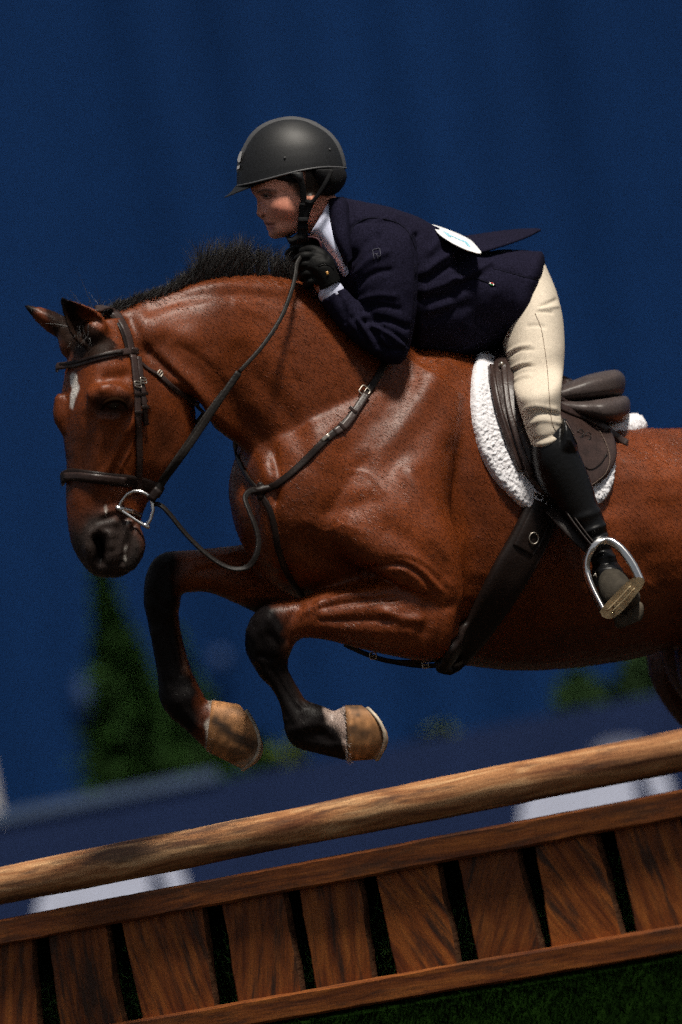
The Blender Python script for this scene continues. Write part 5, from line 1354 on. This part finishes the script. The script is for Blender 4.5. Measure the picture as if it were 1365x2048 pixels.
# raised centre strip
ol = [(475, 345), (478, 318), (488, 293), (502, 270), (520, 253), (545, 241), (583, 234), (622, 241.5), (645, 254), (663, 268), (677, 286), (686, 306), (690, 321), (692, 333)]
O = resample(np.array(ol, float), n=70); Oc = np.array([583, 345.0]); strp = []
for p in O:
    row = []
    for s in np.linspace(-1, 1, 15):
        f = math.sqrt(1 - (s * .031 / .098) ** 2) * (1.014 if abs(s) < .99 else .985)
        q_ = Oc + (p - Oc) * f; row.append(at(q_[0], q_[1], hy - s * .031))
    strp.append(row)
strp = np.array(strp); cen = at(Oc[0], Oc[1], hy); inn = strp + (cen - strp) * .03
Vs = np.vstack([strp.reshape(-1, 3), inn.reshape(-1, 3)]); n0 = 70 * 15
Fs = grid_faces(70, 15, close=False) + [tuple(i + n0 for i in f[::-1]) for f in grid_faces(70, 15, close=False)]
for i in range(69):
    for j in (0, 14):
        a = i * 15 + j; Fs.append((a, a + 15, a + 15 + n0, a + n0))
make_obj('centre_strip', Vs, Fs, HELMET_STRIP, parent=hel)
# badge on the front of the strip
def badge(pts, y, mt, name, push):
    O = np.array(pts, float); f = at(O[:, 0] - push, O[:, 1], y - .022); b = at(O[:, 0] - push, O[:, 1], y + .022)
    n = len(O); V = np.vstack([f, b]); F = [(i, (i + 1) % n, n + (i + 1) % n, n + i) for i in range(n)] + [tuple(range(n)), tuple(range(2 * n - 1, n - 1, -1))]
    return make_obj(name, V, F, mt, parent=hel, smooth=False)
BAD = mat('grey_badge', (.30, .30, .31), rough=.35, spec=.5)
badge([(481, 303), (485, 303), (483, 312), (481, 323), (477, 325), (475, 320), (477, 312)], hy - .012, BAD, 'badge', 0)
badge([(475, 332), (480, 330), (479, 337), (474, 339)], hy - .012, BAD, 'badge', 0)
for vx, vy in ((570, 315.5), (660, 299)):
    c = at(vx, vy, hy - .11)
    BVHe = BVHTree.FromPolygons([tuple(v) for v in R.reshape(-1, 3)], grid_faces(len(R), 96))
    loc, nor, _, _ = BVHe.ray_cast(Vector(CAM), Vector(c - CAM).normalized())
    if loc: make_obj('vent_rivet', *tube3(np.array([np.array(loc), np.array(loc) + np.array([0, -.001, 0])]), .0026, 12), HELMET_STRIP, parent=hel)
# padding and harness
make_obj('rear_padding', *remesh([loft([(604, 340, 690, 336, hy, .088), (612, 356, 694, 350, hy, .086), (630, 374, 691, 366, hy, .078), (644, 386, 680, 382, hy, .062), (652, 392, 668, 390, hy, .045)], n=5, m=36)], .003, 3), WEB, parent=hel)
make_obj('brow_padding', *remesh([loft([(520, 355, 610, 340, hy, .090), (540, 362, 612, 352, hy, .088), (575, 366, 614, 366, hy, .082)], n=4, m=30)], .003, 2), WEB, parent=hel)
def hstrap(pts, w, name, th=.003):
    P = resample(np.array(pts, float), step=4)
    return make_obj(name, *ribbon3(at(P[:, 0], P[:, 1], P[:, 2]), np.tile([0, -1, .1], (len(P), 1)), w, th), WEB, parent=hel)
hstrap([(588, 350, hy - .092), (600, 358, hy - .095), (606, 380, hy - .088), (608, 410, hy - .078), (606, 440, hy - .066), (604, 470, hy - .055), (600, 486, hy - .045)], .014, 'chin_strap', .004)
hstrap([(609, 406, hy - .080), (608, 425, hy - .072), (606, 445, hy - .064), (605, 470, hy - .056)], .022, 'chin_strap', .004)
hstrap([(664, 340, hy - .092), (652, 365, hy - .095), (638, 388, hy - .090), (624, 404, hy - .084), (612, 402, hy - .082)], .009, 'rear_strap', .004)
hstrap([(624, 404, hy - .084), (616, 425, hy - .075), (610, 445, hy - .068)], .012, 'rear_strap', .004)
make_obj('strap_mount', *remesh([loft([(578, 346, 606, 344, hy - .092, .010), (590, 356, 608, 356, hy - .092, .010), (600, 372, 609, 372, hy - .086, .006)], n=4, m=18)], .002, 2), HELMET, parent=hel)
for yy in (440, 455, 468): make_obj('strap_slide', *ribbon3(at(np.array([597., 603, 612, 617]), np.full(4, float(yy)), np.full(4, hy - .070 + (yy - 440) * .0006)), np.tile([0, -1, .1], (4, 1)), .011, .007), WEB, parent=hel)
make_obj('chin_cup', *remesh([loft([(570, 471, 578, 486, hy - .02, .03), (584, 474, 585, 491, hy - .03, .03), (600, 462, 606, 484, hy - .045, .02), (612, 466, 620, 482, hy - .045, .012)], n=4, m=20)], .0025, 2), WEB, parent=hel)

# ---- jacket
JK = []
JK.append(loft([(655, 398, 648, 470, yn(660) - .01, .075, 2.2), (676, 394, 668, 520, yn(680), .105, 2.3), (715, 401, 690, 575, yn(710), .150, 2.4), (770, 412, 715, 640, yn(765), .185, 2.4), (835, 434, 770, 690, yn(815), .185, 2.4), (880, 457, 830, 712, yn(865), .172, 2.3),
    (925, 484, 890, 716, yn(915), .160, 2.3), (965, 502, 935, 712, yn(955), .160, 2.3), (1005, 499, 965, 706, yn(1000), .170, 2.4), (1050, 500, 990, 700, yn(1045), .182, 2.4), (1086, 504, 1012, 690, yn(1080), .190, 2.5)], n=7, m=52))
# hem that curves round the hip
JK.append(loft([(1060, 504, 980, 694, yn(1060), .188, 2.5), (1086, 505, 1014, 690, yn(1075), .190, 2.5), (1090, 545, 1040, 668, yn(1078), .150, 2.5), (1088, 575, 1066, 635, yn(1080), .09, 2.2)], n=5, m=44))
ya = -.445
SLV = [(690, 452, 806, 428, ya + .09, .07, 2.2), (700, 500, 832, 470, ya + .03, .072, 2.2), (712, 560, 837, 540, ya, .062, 2.2), (724, 615, 836, 605, ya - .005, .058, 2.2), (742, 662, 829, 660, ya - .005, .056, 2.2), (760, 704, 817, 706, ya - .005, .048, 2.2), (780, 728, 804, 728, ya - .005, .028, 2.2)]
JK.append(loft(SLV, n=6, m=36))
FOR = [(826, 640, 800, 730, ya, .040, 2.2), (775, 628, 768, 724, ya - .005, .052, 2.2), (738, 618, 722, 694, ya - .015, .048, 2.2), (712, 600, 683, 660, ya - .02, .042, 2.2), (695, 583, 656, 624, ya - .025, .037, 2.2), (686, 574, 641, 604, ya - .03, .035, 2.2)]
JK.append(loft(FOR, n=6, m=32))
# far sleeve
JK.append(tube([(690, 480, -.20, .065), (690, 560, -.12, .060), (690, 640, -.12, .050), (670, 600, -.16, .045), (650, 560, -.22, .038)], m=18))
jv, jf = remesh(JK, .0042, 4)
FOLD = [
    # sleeve folds at shoulder and elbow
    ([(700, 520), (722, 490), (752, 470)], 9, -.007), ([(712, 548), (740, 520), (775, 505)], 7, .004), ([(716, 570), (745, 548), (780, 540)], 6, -.004), ([(722, 600), (755, 590), (790, 592)], 6, .003), ([(728, 620), (760, 612), (800, 618)], 5, -.003),
    ([(735, 640), (770, 640), (815, 655)], 6, -.006), ([(742, 652), (775, 664), (805, 690)], 5, .005), ([(750, 648), (790, 668), (818, 690)], 4, -.004), ([(728, 640), (750, 668), (772, 705)], 5, -.005), ([(716, 640), (735, 668), (752, 700)], 5, .005), ([(705, 635), (722, 660), (738, 688)], 4, -.004),
    ([(690, 600), (702, 625), (710, 655)], 6, .003), ([(676, 588), (690, 615), (690, 645)], 5, -.003), ([(760, 690), (780, 700), (800, 700)], 6, -.003),
    ([(836, 470), (840, 540), (838, 620), (828, 690)], 6, -.010), ([(800, 440), (826, 470), (836, 520)], 5, -.004), ([(690, 470), (705, 450), (735, 442), (790, 446), (815, 462)], 4, -.004),
    # body folds
    ([(845, 545), (880, 520), (920, 500)], 8, .006), ([(850, 560), (890, 540), (925, 520)], 6, -.005), ([(848, 600), (900, 590), (945, 570)], 8, -.005), ([(850, 580), (895, 565), (935, 545)], 7, .004), ([(860, 500), (880, 480)], 10, .004), ([(855, 640), (900, 625), (940, 610)], 12, -.004), ([(860, 620), (900, 608)], 8, .004),
    ([(905, 558), (916, 563), (930, 556), (955, 543), (980, 530)], 6, .006), ([(912, 570), (930, 565), (960, 550)], 5, -.006), ([(980, 535), (1010, 542), (1050, 555), (1088, 562)], 2.5, -.002), ([(918, 490), (919, 530), (925, 560)], 2.5, -.002),
    ([(1000, 575), (1040, 600), (1050, 640)], 30, .006), ([(960, 640), (1000, 660)], 24, -.006), ([(945, 560), (970, 565), (990, 575)], 2.2, -.0016),
    ([(760, 430), (800, 440)], 12, .003), ([(700, 410), (706, 440), (690, 480)], 5, -.004)]
jv = sculpt(jv, jf, [(p_, r_, h_ * 1.55) for p_, r_, h_ in FOLD])
jn = vnormals(jv, jf); jv = jv + jn * (.0016 * pnoise(jv, 16., 2) + .0008 * pnoise(jv, 45., 2))[:, None]
jacket = make_obj('jacket', jv, jf, WOOL, parent=rider)
BVJ = BVHTree.FromPolygons([tuple(v) for v in jv], jf)
def jhit(px, py, bv=None):
    p = at(px, py, 10.0); loc, nor, _, _ = (bv or BVJ).ray_cast(Vector(CAM), Vector(p - CAM).normalized())
    if loc is None: return None, None
    n = np.array(nor); n = n if n[1] < 0 else -n
    return np.array(loc), n
def on_cloth(name, pts, width, thick, mt, parent, off=.001, bv=None, step=4, it=1):
    P = resample(np.array(pts, float), step=step); C = []; NN = []; K = []
    for a, b in P:
        q, qn = jhit(a, b, bv)
        if q is not None: C.append(q + qn * off); NN.append(qn)
    if len(C) < 3: return None
    return make_obj(name, *ribbon3(smooth1(np.array(C), 1, it), smooth1(np.array(NN), 2, 1), width, thick), mt, parent=parent)
# collar and lapel
def slab(rows, name, mt, parent, th=.005, vox=.0022):
    return make_obj(name, *remesh([loft([(a, b, c, d, y, t, 2.6) for a, b, c, d, y, t in rows], n=5, m=30)], vox, 3), mt, parent=parent)
slab([(656, 398, 688, 393, yh + .01, .060), (654, 420, 696, 404, yh + .005, .068), (656, 450, 702, 432, yh - .0, .078), (664, 480, 704, 462, yh - .005, .088), (676, 505, 706, 490, -.375, .092), (690, 535, 708, 515, -.37, .09)], 'collar', WOOL, jacket)
on_cloth('seam', [(912, 488), (917, 520), (919, 545), (924, 560)], .002, .0008, WOOL_EDGE, jacket); on_cloth('seam', [(985, 537), (1030, 549), (1088, 563)], .002, .0008, WOOL_EDGE, jacket)
on_cloth('pocket_flap', [(948, 556), (970, 563), (993, 572)], .0022, .0012, WOOL_EDGE, jacket)
# armhole seam and monogram on the sleeve
on_cloth('seam', [(700, 470), (712, 448), (740, 436), (785, 442), (815, 462), (832, 500)], .0016, .0008, WOOL_EDGE, jacket)
MONO = mat('tonal_thread', (.05, .05, .075), rough=.7)
for seg in ([(746, 500), (748, 512), (749, 520)], [(746, 500), (754, 498), (760, 497)], [(748, 509), (754, 508), (757, 507)], [(760, 497), (761, 504), (762, 513)], [(754, 508), (755, 513), (757, 518)], [(755, 513), (759, 512), (762, 511)]):
    on_cloth('monogram', seg, .0014, .0008, MONO, jacket, step=2)
# small round enamel pin
q, qn = jhit(983, 570)
u_ = RIGHT - qn * (RIGHT @ qn); v_ = UP - qn * (UP @ qn)
for a0, a1, cl in ((.3, 2.2, (.55, .03, .02)), (2.2, 3.6, (.75, .72, .7)), (3.6, 5.2, (.02, .22, .06)), (5.2, 6.58, (.75, .72, .7))):
    tt = np.linspace(a0, a1, 9)
    make_obj('pin_enamel', *tube3(np.array([q + qn * .003 + u_ * .0042 * math.cos(t) + v_ * .0042 * math.sin(t) for t in tt]), .0018, 8), mat('pin_colour', cl, rough=.3), parent=jacket)
# tail of the jacket flying up behind
def leaf3(rows, th, name, mt, parent, pw=1.0):
    """rows: top px, bottom px, depth top, depth bottom"""
    S = catmull(rows, 7); R = []
    for ax, ay, bx, by, ya_, yb_ in S:
        k = np.linspace(0, 1, 9); px = ax + (bx - ax) * k; py = ay + (by - ay) * k; y = ya_ + (yb_ - ya_) * k ** pw
        f = at(px, py, y); n = np.array([.15, -.75, .65])
        R.append(np.vstack([f + n * th / 2, (f - n * th / 2)[::-1]]))
    return make_obj(name, *rings_to_mesh(np.array(R)), mt, parent=parent)
leaf3([(905, 474, 935, 505, -.12, -.24), (935, 472, 965, 504, -.10, -.23), (965, 468, 1000, 494, -.08, -.20), (1000, 463, 1030, 484, -.05, -.15), (1040, 459, 1060, 472, -.02, -.08), (1068, 458, 1075, 464, .0, -.03), (1081, 459, 1082, 461, .01, .005)], .005, 'jacket_tail', WOOL, jacket)
# number tag on the back
TAG_W = mat('white_card', (.82, .83, .84), rough=.5, var=.03); TAG_B = mat('pale_blue_print', (.30, .60, .72), rough=.5, var=.05)
TR = [(863, 449, 866, 453, -.12, -.22), (880, 454, 879, 469, -.12, -.315), (905, 463, 902, 485, -.11, -.33), (928, 473, 928, 498, -.11, -.335), (941, 480, 945, 504, -.13, -.335), (951, 490, 956, 507, -.20, -.335), (962, 503, 963, 507, -.30, -.335)]
ntag = leaf3(TR, .003, 'number_tag', TAG_W, rider, pw=.6)
def on_tag(name, quad_):
    S = np.array(quad_, float); y = [-.155, -.155, -.20, -.20]
    BVt = BVHTree.FromObject(ntag, bpy.context.evaluated_depsgraph_get())
    pts = []
    off = Vector(ORIG[rider.name]) * 0
    V = []
    for a, b in S:
        p = at(a, b, 10.0); o_ = Vector(CAM) - Vector(ORIG[ntag.name]); loc, nor, _, _ = BVt.ray_cast(o_, Vector(p - CAM).normalized())
        if loc is None: return
        V.append(np.array(loc) + ORIG[ntag.name] + np.array([.1, -.7, .7]) * .0012)
    V = np.array(V); n = len(V); W2 = V - np.array([.1, -.7, .7]) * .001
    make_obj(name, np.vstack([V, W2]), [tuple(range(n))] + [(i, n + i, n + (i + 1) % n, (i + 1) % n) for i in range(n)], TAG_B, parent=ntag, smooth=False)
bpy.context.view_layer.update()
on_tag('printed_figure', [(886, 462.5), (898, 468), (904, 474), (900, 475), (893, 469)])
on_tag('printed_figure', [(900, 470), (931, 484), (931, 485.5), (902, 472.5)])
on_tag('printed_figure', [(925, 480), (935, 485), (942, 494), (938, 494), (932, 488)])

# ---- shirt: stand-up collar and shirt front
SH = [(602, 440, 660, 392, yh + .015, .058), (612, 462, 664, 402, yh + .015, .062), (620, 474, 668, 415, yh + .012, .066), (638, 484, 672, 440, yh + .008, .070), (652, 505, 682, 470, -.36, .074), (668, 530, 694, 500, -.355, .07), (686, 556, 706, 540, -.35, .06)]
slab([(628, 455, 662, 396, yh + .012, .060), (619, 471, 664, 405, yh + .01, .065), (632, 476, 667, 425, yh + .008, .070), (645, 490, 676, 452, yh + .004, .0745), (660, 512, 686, 480, -.365, .080), (674, 534, 696, 508, -.36, .080), (688, 556, 706, 540, -.355, .07)], 'shirt', SHIRT, rider)
PIPE = mat('wine_piping', (.045, .006, .012), rough=.6)
P = resample(np.array([(617, 474, yh - .055), (628, 475, yh - .060), (637, 479, yh - .064), (641, 486, yh - .066), (644, 496, yh - .066)], float), n=20)
make_obj('collar_piping', *tube3(at(P[:, 0], P[:, 1], P[:, 2] - .006), .0022, 8), PIPE, parent=rider)
P = resample(np.array([(645, 492, yh - .070), (656, 505, yh - .072), (668, 520, yh - .074), (676, 536, yh - .074)], float), n=20)
make_obj('shirt_placket', *ribbon3(at(P[:, 0], P[:, 1], P[:, 2] - .008), np.tile([0, -1, .2], (20, 1)), .006, .002), WOOL_EDGE, parent=rider)
make_obj('shirt_cuff', *remesh([loft([(690, 578, 650, 612, ya - .026, .034, 2.2), (683, 568, 638, 596, ya - .03, .033, 2.2), (676, 563, 637, 584, ya - .03, .031, 2.2), (672, 561, 640, 578, ya - .03, .028, 2.2)], n=4, m=30)], .0025, 2), SHIRT, parent=rider)

# ---- gloves
def glove(px0, py0, yy, dy, name):
    """wrist, palm, four curled fingers and thumb; dy = -1 near side"""
    G = [loft([(682, 560, 641, 582, yy, .030), (672, 535, 632, 560, yy - .004, .031), (662, 515, 620, 545, yy - .006, .030), (640, 502, 606, 540, yy - .004, .024), (628, 500, 600, 528, yy, .016)], n=5, m=28)]
    for k, (kx, ky, L) in enumerate(((606, 512, 1.0), (606, 528, 1.08), (612, 546, 1.0), (620, 562, .85))):
        r = .0105 - .0008 * k; z = yy - .012 + .002 * k
        G.append(tube([(kx + 26, ky + 2, z, r * 1.05), (kx + 4, ky, z - .008, r), (kx - 8 * L, ky + 6, z + .004, r * .97), (kx - 8 * L, ky + 10, z + .026, r * .92), (kx + 8, ky + 12, z + .036, r * .86)], m=12, n=5))
    G.append(tube([(660, 528, yy - .006, .012), (644, 510, yy - .004, .0125), (624, 500, yy + .004, .0115), (606, 503, yy + .016, .0098)], m=12, n=5))
    v, f = remesh(G, .0024, 2)
    v = v + (at(px0, py0, yy) - at(640, 540, yy))
    return v, f
yg = ya - .04
gv, gf = glove(640, 540, yg, -1, 'glove')
gv = sculpt(gv, gf, [([(635, 533), (650, 529), (664, 532)], 2.2, -.0016), ([(640, 560), (645, 568)], 4, -.002), ([(625, 512), (640, 512)], 3, -.0015), ([(655, 515), (660, 500)], 4, -.002)])
gl = make_obj('glove', gv, gf, GLOVE, parent=rider)
BVG = BVHTree.FromPolygons([tuple(v) for v in gv], gf)
on_cloth('glove_strap', [(636, 533), (648, 529), (660, 531), (668, 540)], .003, .0012, BOOT, gl, bv=BVG); 
q, qn = jhit(655, 546, BVG)
if q is not None:
    GOLD = mat('gold_tab', (.65, .33, .09), rough=.35)
    C = np.array([q + qn * .0012 + (UP * .95 - RIGHT * .25) * t for t in np.linspace(-.004, .004, 4)])
    make_obj('gold_tab', *ribbon3(C, np.tile(qn, (4, 1)), .0045, .0012), GOLD, parent=gl)
gv2, gf2 = glove(622, 528, -.24, 1, 'glove'); make_obj('glove', gv2, gf2, GLOVE, parent=rider)
make_obj('wrist_band', *tube3(np.array([at(612, 480, -.34), at(622, 490, -.335), at(632, 500, -.33), at(640, 515, -.32)]), [.014, .018, .02, .02], 14), GLOVE, parent=rider)

# ---- breeches
BR = []
BR.append(loft([(985, 620, 1082, 512, -.04, .150, 2.3), (1000, 650, 1098, 545, -.06, .160, 2.3), (1004, 676, 1114, 585, -.09, .165, 2.3), (1006, 692, 1126, 635, -.13, .150, 2.3), (1014, 725, 1130, 690, -.19, .120, 2.2), (1022, 760, 1128, 735, -.235, .100, 2.2), (1032, 795, 1124, 775, kn + .035, .088, 2.2),
    (1044, 835, 1122, 818, kn + .02, .078, 2.2), (1056, 872, 1125, 855, kn + .012, .070, 2.2), (1068, 902, 1129, 880, kn + .010, .064, 2.2), (1082, 925, 1136, 905, kn + .012, .055, 2.2)], n=7, m=44))
BR.append(tube([(1010, 620, .06, .12), (960, 720, .26, .11), (915, 830, .36, .075), (915, 890, .37, .062)], m=24))
bv, bf = remesh(BR, .004, 4)
WR = []
for (pts, r, h) in [([(1082, 612), (1098, 606), (1112, 600)], 3.5, -.004), ([(1080, 618), (1100, 615), (1116, 612)], 3, .003), ([(1076, 624), (1092, 624), (1104, 625)], 3, -.003), ([(1058, 652), (1076, 650), (1090, 654)], 4, -.003),
                    ([(1016, 706), (1036, 694), (1060, 690)], 3.5, .003), ([(1016, 712), (1040, 701), (1066, 699)], 3, -.003), ([(1022, 738), (1040, 728), (1062, 724)], 3.5, .003), ([(1023, 744), (1045, 734), (1068, 732)], 3, -.003), ([(1030, 760), (1045, 752), (1060, 750)], 3, .0022), ([(1031, 765), (1046, 758), (1062, 757)], 2.5, -.002),
                    ([(1044, 822), (1070, 812), (1110, 818)], 5, .003), ([(1052, 838), (1080, 826), (1120, 830)], 4, -.0035), ([(1056, 850), (1085, 840), (1122, 846)], 4, .003), ([(1066, 880), (1090, 876), (1124, 864)], 3.5, -.003), ([(1070, 890), (1095, 886), (1126, 872)], 3.5, .003), ([(1076, 900), (1098, 894), (1126, 880)], 3, -.003)]:
    WR.append((pts, r, h * 1.0))
bv = sculpt(bv, bf, WR)
br = make_obj('breeches', bv, bf, TWILL, parent=rider)
BVB = BVHTree.FromPolygons([tuple(v) for v in bv], bf)
on_cloth('seam', [(1070, 626), (1082, 655), (1090, 700), (1096, 750), (1099, 800), (1104, 845), (1118, 872), (1124, 880)], .0011, .0006, SEAM, br, bv=BVB)

# ---- boots
def boot_parts(dx, dy, dep, k0):
    B = [loft([(1060 + dx, 893 + dy, 1130 + dx, 848 + dy, k0 + .012 + dep, .062, 2.2), (1063 + dx, 922 + dy, 1146 + dx, 878 + dy, k0 + .010 + dep, .066, 2.2), (1072 + dx, 955 + dy, 1163 + dx, 915 + dy, k0 + .010 + dep, .066, 2.2), (1092 + dx, 990 + dy, 1180 + dx, 956 + dy, k0 + .010 + dep, .062, 2.2), (1118 + dx, 1024 + dy, 1194 + dx, 1000 + dy, k0 + .008 + dep, .054, 2.2),
                (1148 + dx, 1060 + dy, 1208 + dx, 1036 + dy, k0 + .004 + dep, .044, 2.2), (1172 + dx, 1092 + dy, 1217 + dx, 1066 + dy, k0 + dep, .038, 2.2), (1183 + dx, 1122 + dy, 1226 + dx, 1100 + dy, k0 - .008 + dep, .037, 2.2), (1184 + dx, 1148 + dy, 1240 + dx, 1130 + dy, k0 - .022 + dep, .040, 2.2), (1186 + dx, 1176 + dy, 1258 + dx, 1158 + dy, k0 - .04 + dep, .042, 2.2)], n=6, m=36)]
    return B
bo = boot_parts(0, 0, 0, kn)
bo.append(loft([(1124, 836, 1133, 838, kn - .01, .022), (1122, 858, 1145, 860, kn - .012, .040), (1108, 890, 1155, 888, kn - .003, .052), (1075, 918, 1158, 905, kn + .010, .060)], n=4, m=24))
b_v, b_f = remesh(bo, .0032, 3)
b_v = sculpt(b_v, b_f, [([(1160, 1068), (1185, 1060), (1210, 1050)], 5, .004), ([(1165, 1080), (1190, 1074), (1214, 1064)], 4, -.004), ([(1176, 1098), (1200, 1090), (1220, 1084)], 4, .003), ([(1182, 1110), (1205, 1100), (1225, 1098)], 3.5, -.004), ([(1184, 1122), (1208, 1114), (1232, 1112)], 4, .004), ([(1186, 1133), (1210, 1126), (1236, 1124)], 3.5, -.004), ([(1188, 1144), (1214, 1138), (1242, 1138)], 4, .003),
                        ([(1150, 1040), (1180, 1030), (1204, 1020)], 8, .003), ([(1140, 880), (1165, 930), (1188, 985)], 3, .002), ([(1090, 950), (1120, 1000)], 14, -.003), ([(1190, 1128), (1193, 1150), (1190, 1168)], 4, -.003)])
boot = make_obj('boot', b_v, b_f, BOOT, parent=rider)
# pointed top edge at the back of the knee
def polyslab(pts, y, th, name, mt, parent, lean=0.0):
    O = np.array(pts, float); n = len(O); f = at(O[:, 0], O[:, 1], y + lean * (O[:, 1] - O[0, 1]) - th / 2); b = at(O[:, 0], O[:, 1], y + lean * (O[:, 1] - O[0, 1]) + th / 2)
    return make_obj(name, np.vstack([f, b]), [tuple(range(n))] + [(i, n + i, n + (i + 1) % n, (i + 1) % n) for i in range(n)] + [tuple(range(2 * n - 1, n - 1, -1))], mt, parent=parent, smooth=False)
on_cloth('boot_piping', [(1131, 842), (1142, 862), (1152, 884), (1166, 910)], .0022, .0014, STITCH, boot, bv=BVHTree.FromPolygons([tuple(v) for v in b_v], b_f))
# dusty toe cap, sole and heel
kt = kn - .052
toe = make_obj('toe_cap', *remesh([loft([(1199, 1142, 1232, 1133, kt + .022, .034, 2.3), (1196, 1160, 1250, 1146, kt + .004, .040, 2.3), (1198, 1184, 1262, 1164, kt - .012, .042, 2.4), (1206, 1208, 1270, 1184, kt - .018, .038, 2.4), (1222, 1222, 1272, 1196, kt - .012, .030, 2.3)], n=5, m=30)], .0028, 2), SUEDE, parent=boot)
make_obj('sole', *remesh([loft([(1208, 1212, 1276, 1178, kt - .004, .040, 3.0), (1218, 1224, 1281, 1192, kt + .006, .040, 3.0), (1232, 1230, 1281, 1204, kt + .02, .038, 3.0)], n=4, m=30)], .0025, 1), SOLE, parent=boot)
make_obj('heel', *remesh([loft([(1226, 1226, 1278, 1200, kn + .02, .036, 4), (1229, 1240, 1287, 1210, kn + .015, .038, 4), (1232, 1254, 1288, 1226, kn + .015, .038, 4), (1242, 1258, 1284, 1240, kn + .015, .036, 4)], n=4, m=30)], .0025, 1), SOLE, parent=boot)
cP = resample(np.array([(1202, 1204, kt - .05), (1200, 1178, kt - .052), (1208, 1160, kt - .045), (1226, 1154, kt - .045), (1242, 1162, kt - .048), (1250, 1172, kt - .05)], float), n=30)
BVT = BVHTree.FromObject(toe, bpy.context.evaluated_depsgraph_get())
make_obj('zip_pull', *tube3(np.array([at(1188, 1152, kn - .062), at(1191, 1148, kn - .064), at(1193, 1154, kn - .062)]), .0022, 8), SILVER, parent=boot)
fb_v, fb_f = remesh(boot_parts(-170, 20, .72, kn), .005, 3); make_obj('boot', fb_v, fb_f, BOOT, parent=rider)

# ---- near stirrup (part of the saddle): iron, tread and its leather
SI = [(1206, 1224), (1196, 1206), (1182, 1178), (1172, 1150), (1170, 1128), (1177, 1108), (1190, 1092), (1206, 1085), (1222, 1087), (1238, 1098), (1252, 1114), (1264, 1132), (1273, 1150), (1280, 1166)]
Pq = resample(np.array(SI, float), n=70); ysr = np.interp(np.linspace(0, 1, 70), [0, .3, .6, 1], [kt - .05, kn - .06, kn - .055, kt - .045])
Cq = at(Pq[:, 0], Pq[:, 1], ysr); cm = Cq.mean(0)
Nq = Cq - cm; wd = np.interp(np.linspace(0, 1, 70), [0, .35, .55, .75, 1], [.011, .013, .017, .013, .010])
iron = make_obj('stirrup_iron', *ribbon3(Cq, Nq * .75 + np.array([.10, -.08, .02]), wd, .0125), STEEL, parent=saddle)
TRD = [(1200, 1224), (1206, 1214), (1218, 1200), (1236, 1182), (1254, 1164), (1264, 1157), (1276, 1154), (1287, 1156), (1290, 1164), (1284, 1176), (1272, 1190), (1260, 1206), (1244, 1224), (1228, 1236), (1216, 1238), (1205, 1233)]
tread = polyslab(TRD, kt - .056, .007, 'tread', BRASS, iron, lean=.0003)
for a, b in (([(1214, 1222), (1240, 1196), (1262, 1172)], .004), ([(1224, 1224), (1250, 1198), (1270, 1176)], .003)):
    P = resample(np.array(a, float), n=12); make_obj('tread_rib', *ribbon3(at(P[:, 0], P[:, 1], np.full(12, kt - .064) + .0003 * (P[:, 1] - 1224)), np.tile([0, -1, -.1], (12, 1)), b, .003), BRASS, parent=iron)
for a, b in ((1228, 1212), (1262, 1174)):
    make_obj('tread_stud', *tube3(np.array([at(a, b, kt - .062), at(a + 1, b + 1, kt - .066)]), .0035, 10), BRASS, parent=iron)
for dx in (0, 9):
    P = resample(np.array([(1120 + dx, 1006, kn - .012), (1140 + dx, 1036, kn - .030), (1165 + dx, 1070, kn - .045), (1185 + dx, 1094, kn - .055)], float), step=5)
    Cc = at(P[:, 0], P[:, 1], P[:, 2]); make_obj('stirrup_leather', *ribbon3(Cc, np.tile([-.95, -.15, -.1], (len(Cc), 1)), .020, .0035), LEATHER_D, parent=saddle)
make_obj('leather_loop', *tube3(np.array([at(1180, 1092, kn - .05), at(1188, 1096, kn - .062), at(1196, 1098, kn - .05)]), .008, 10), LEATHER_D, parent=saddle)
make_obj('stirrup_leather_back', *ribbon3(at(np.array([1100., 1130, 1160, 1184]), np.array([1020., 1052, 1082, 1104]), np.array([kn - .0, kn - .02, kn - .03, kn - .045])), np.tile([.2, -.95, .1], (4, 1)), .024, .003), LEATHER_D, parent=saddle)
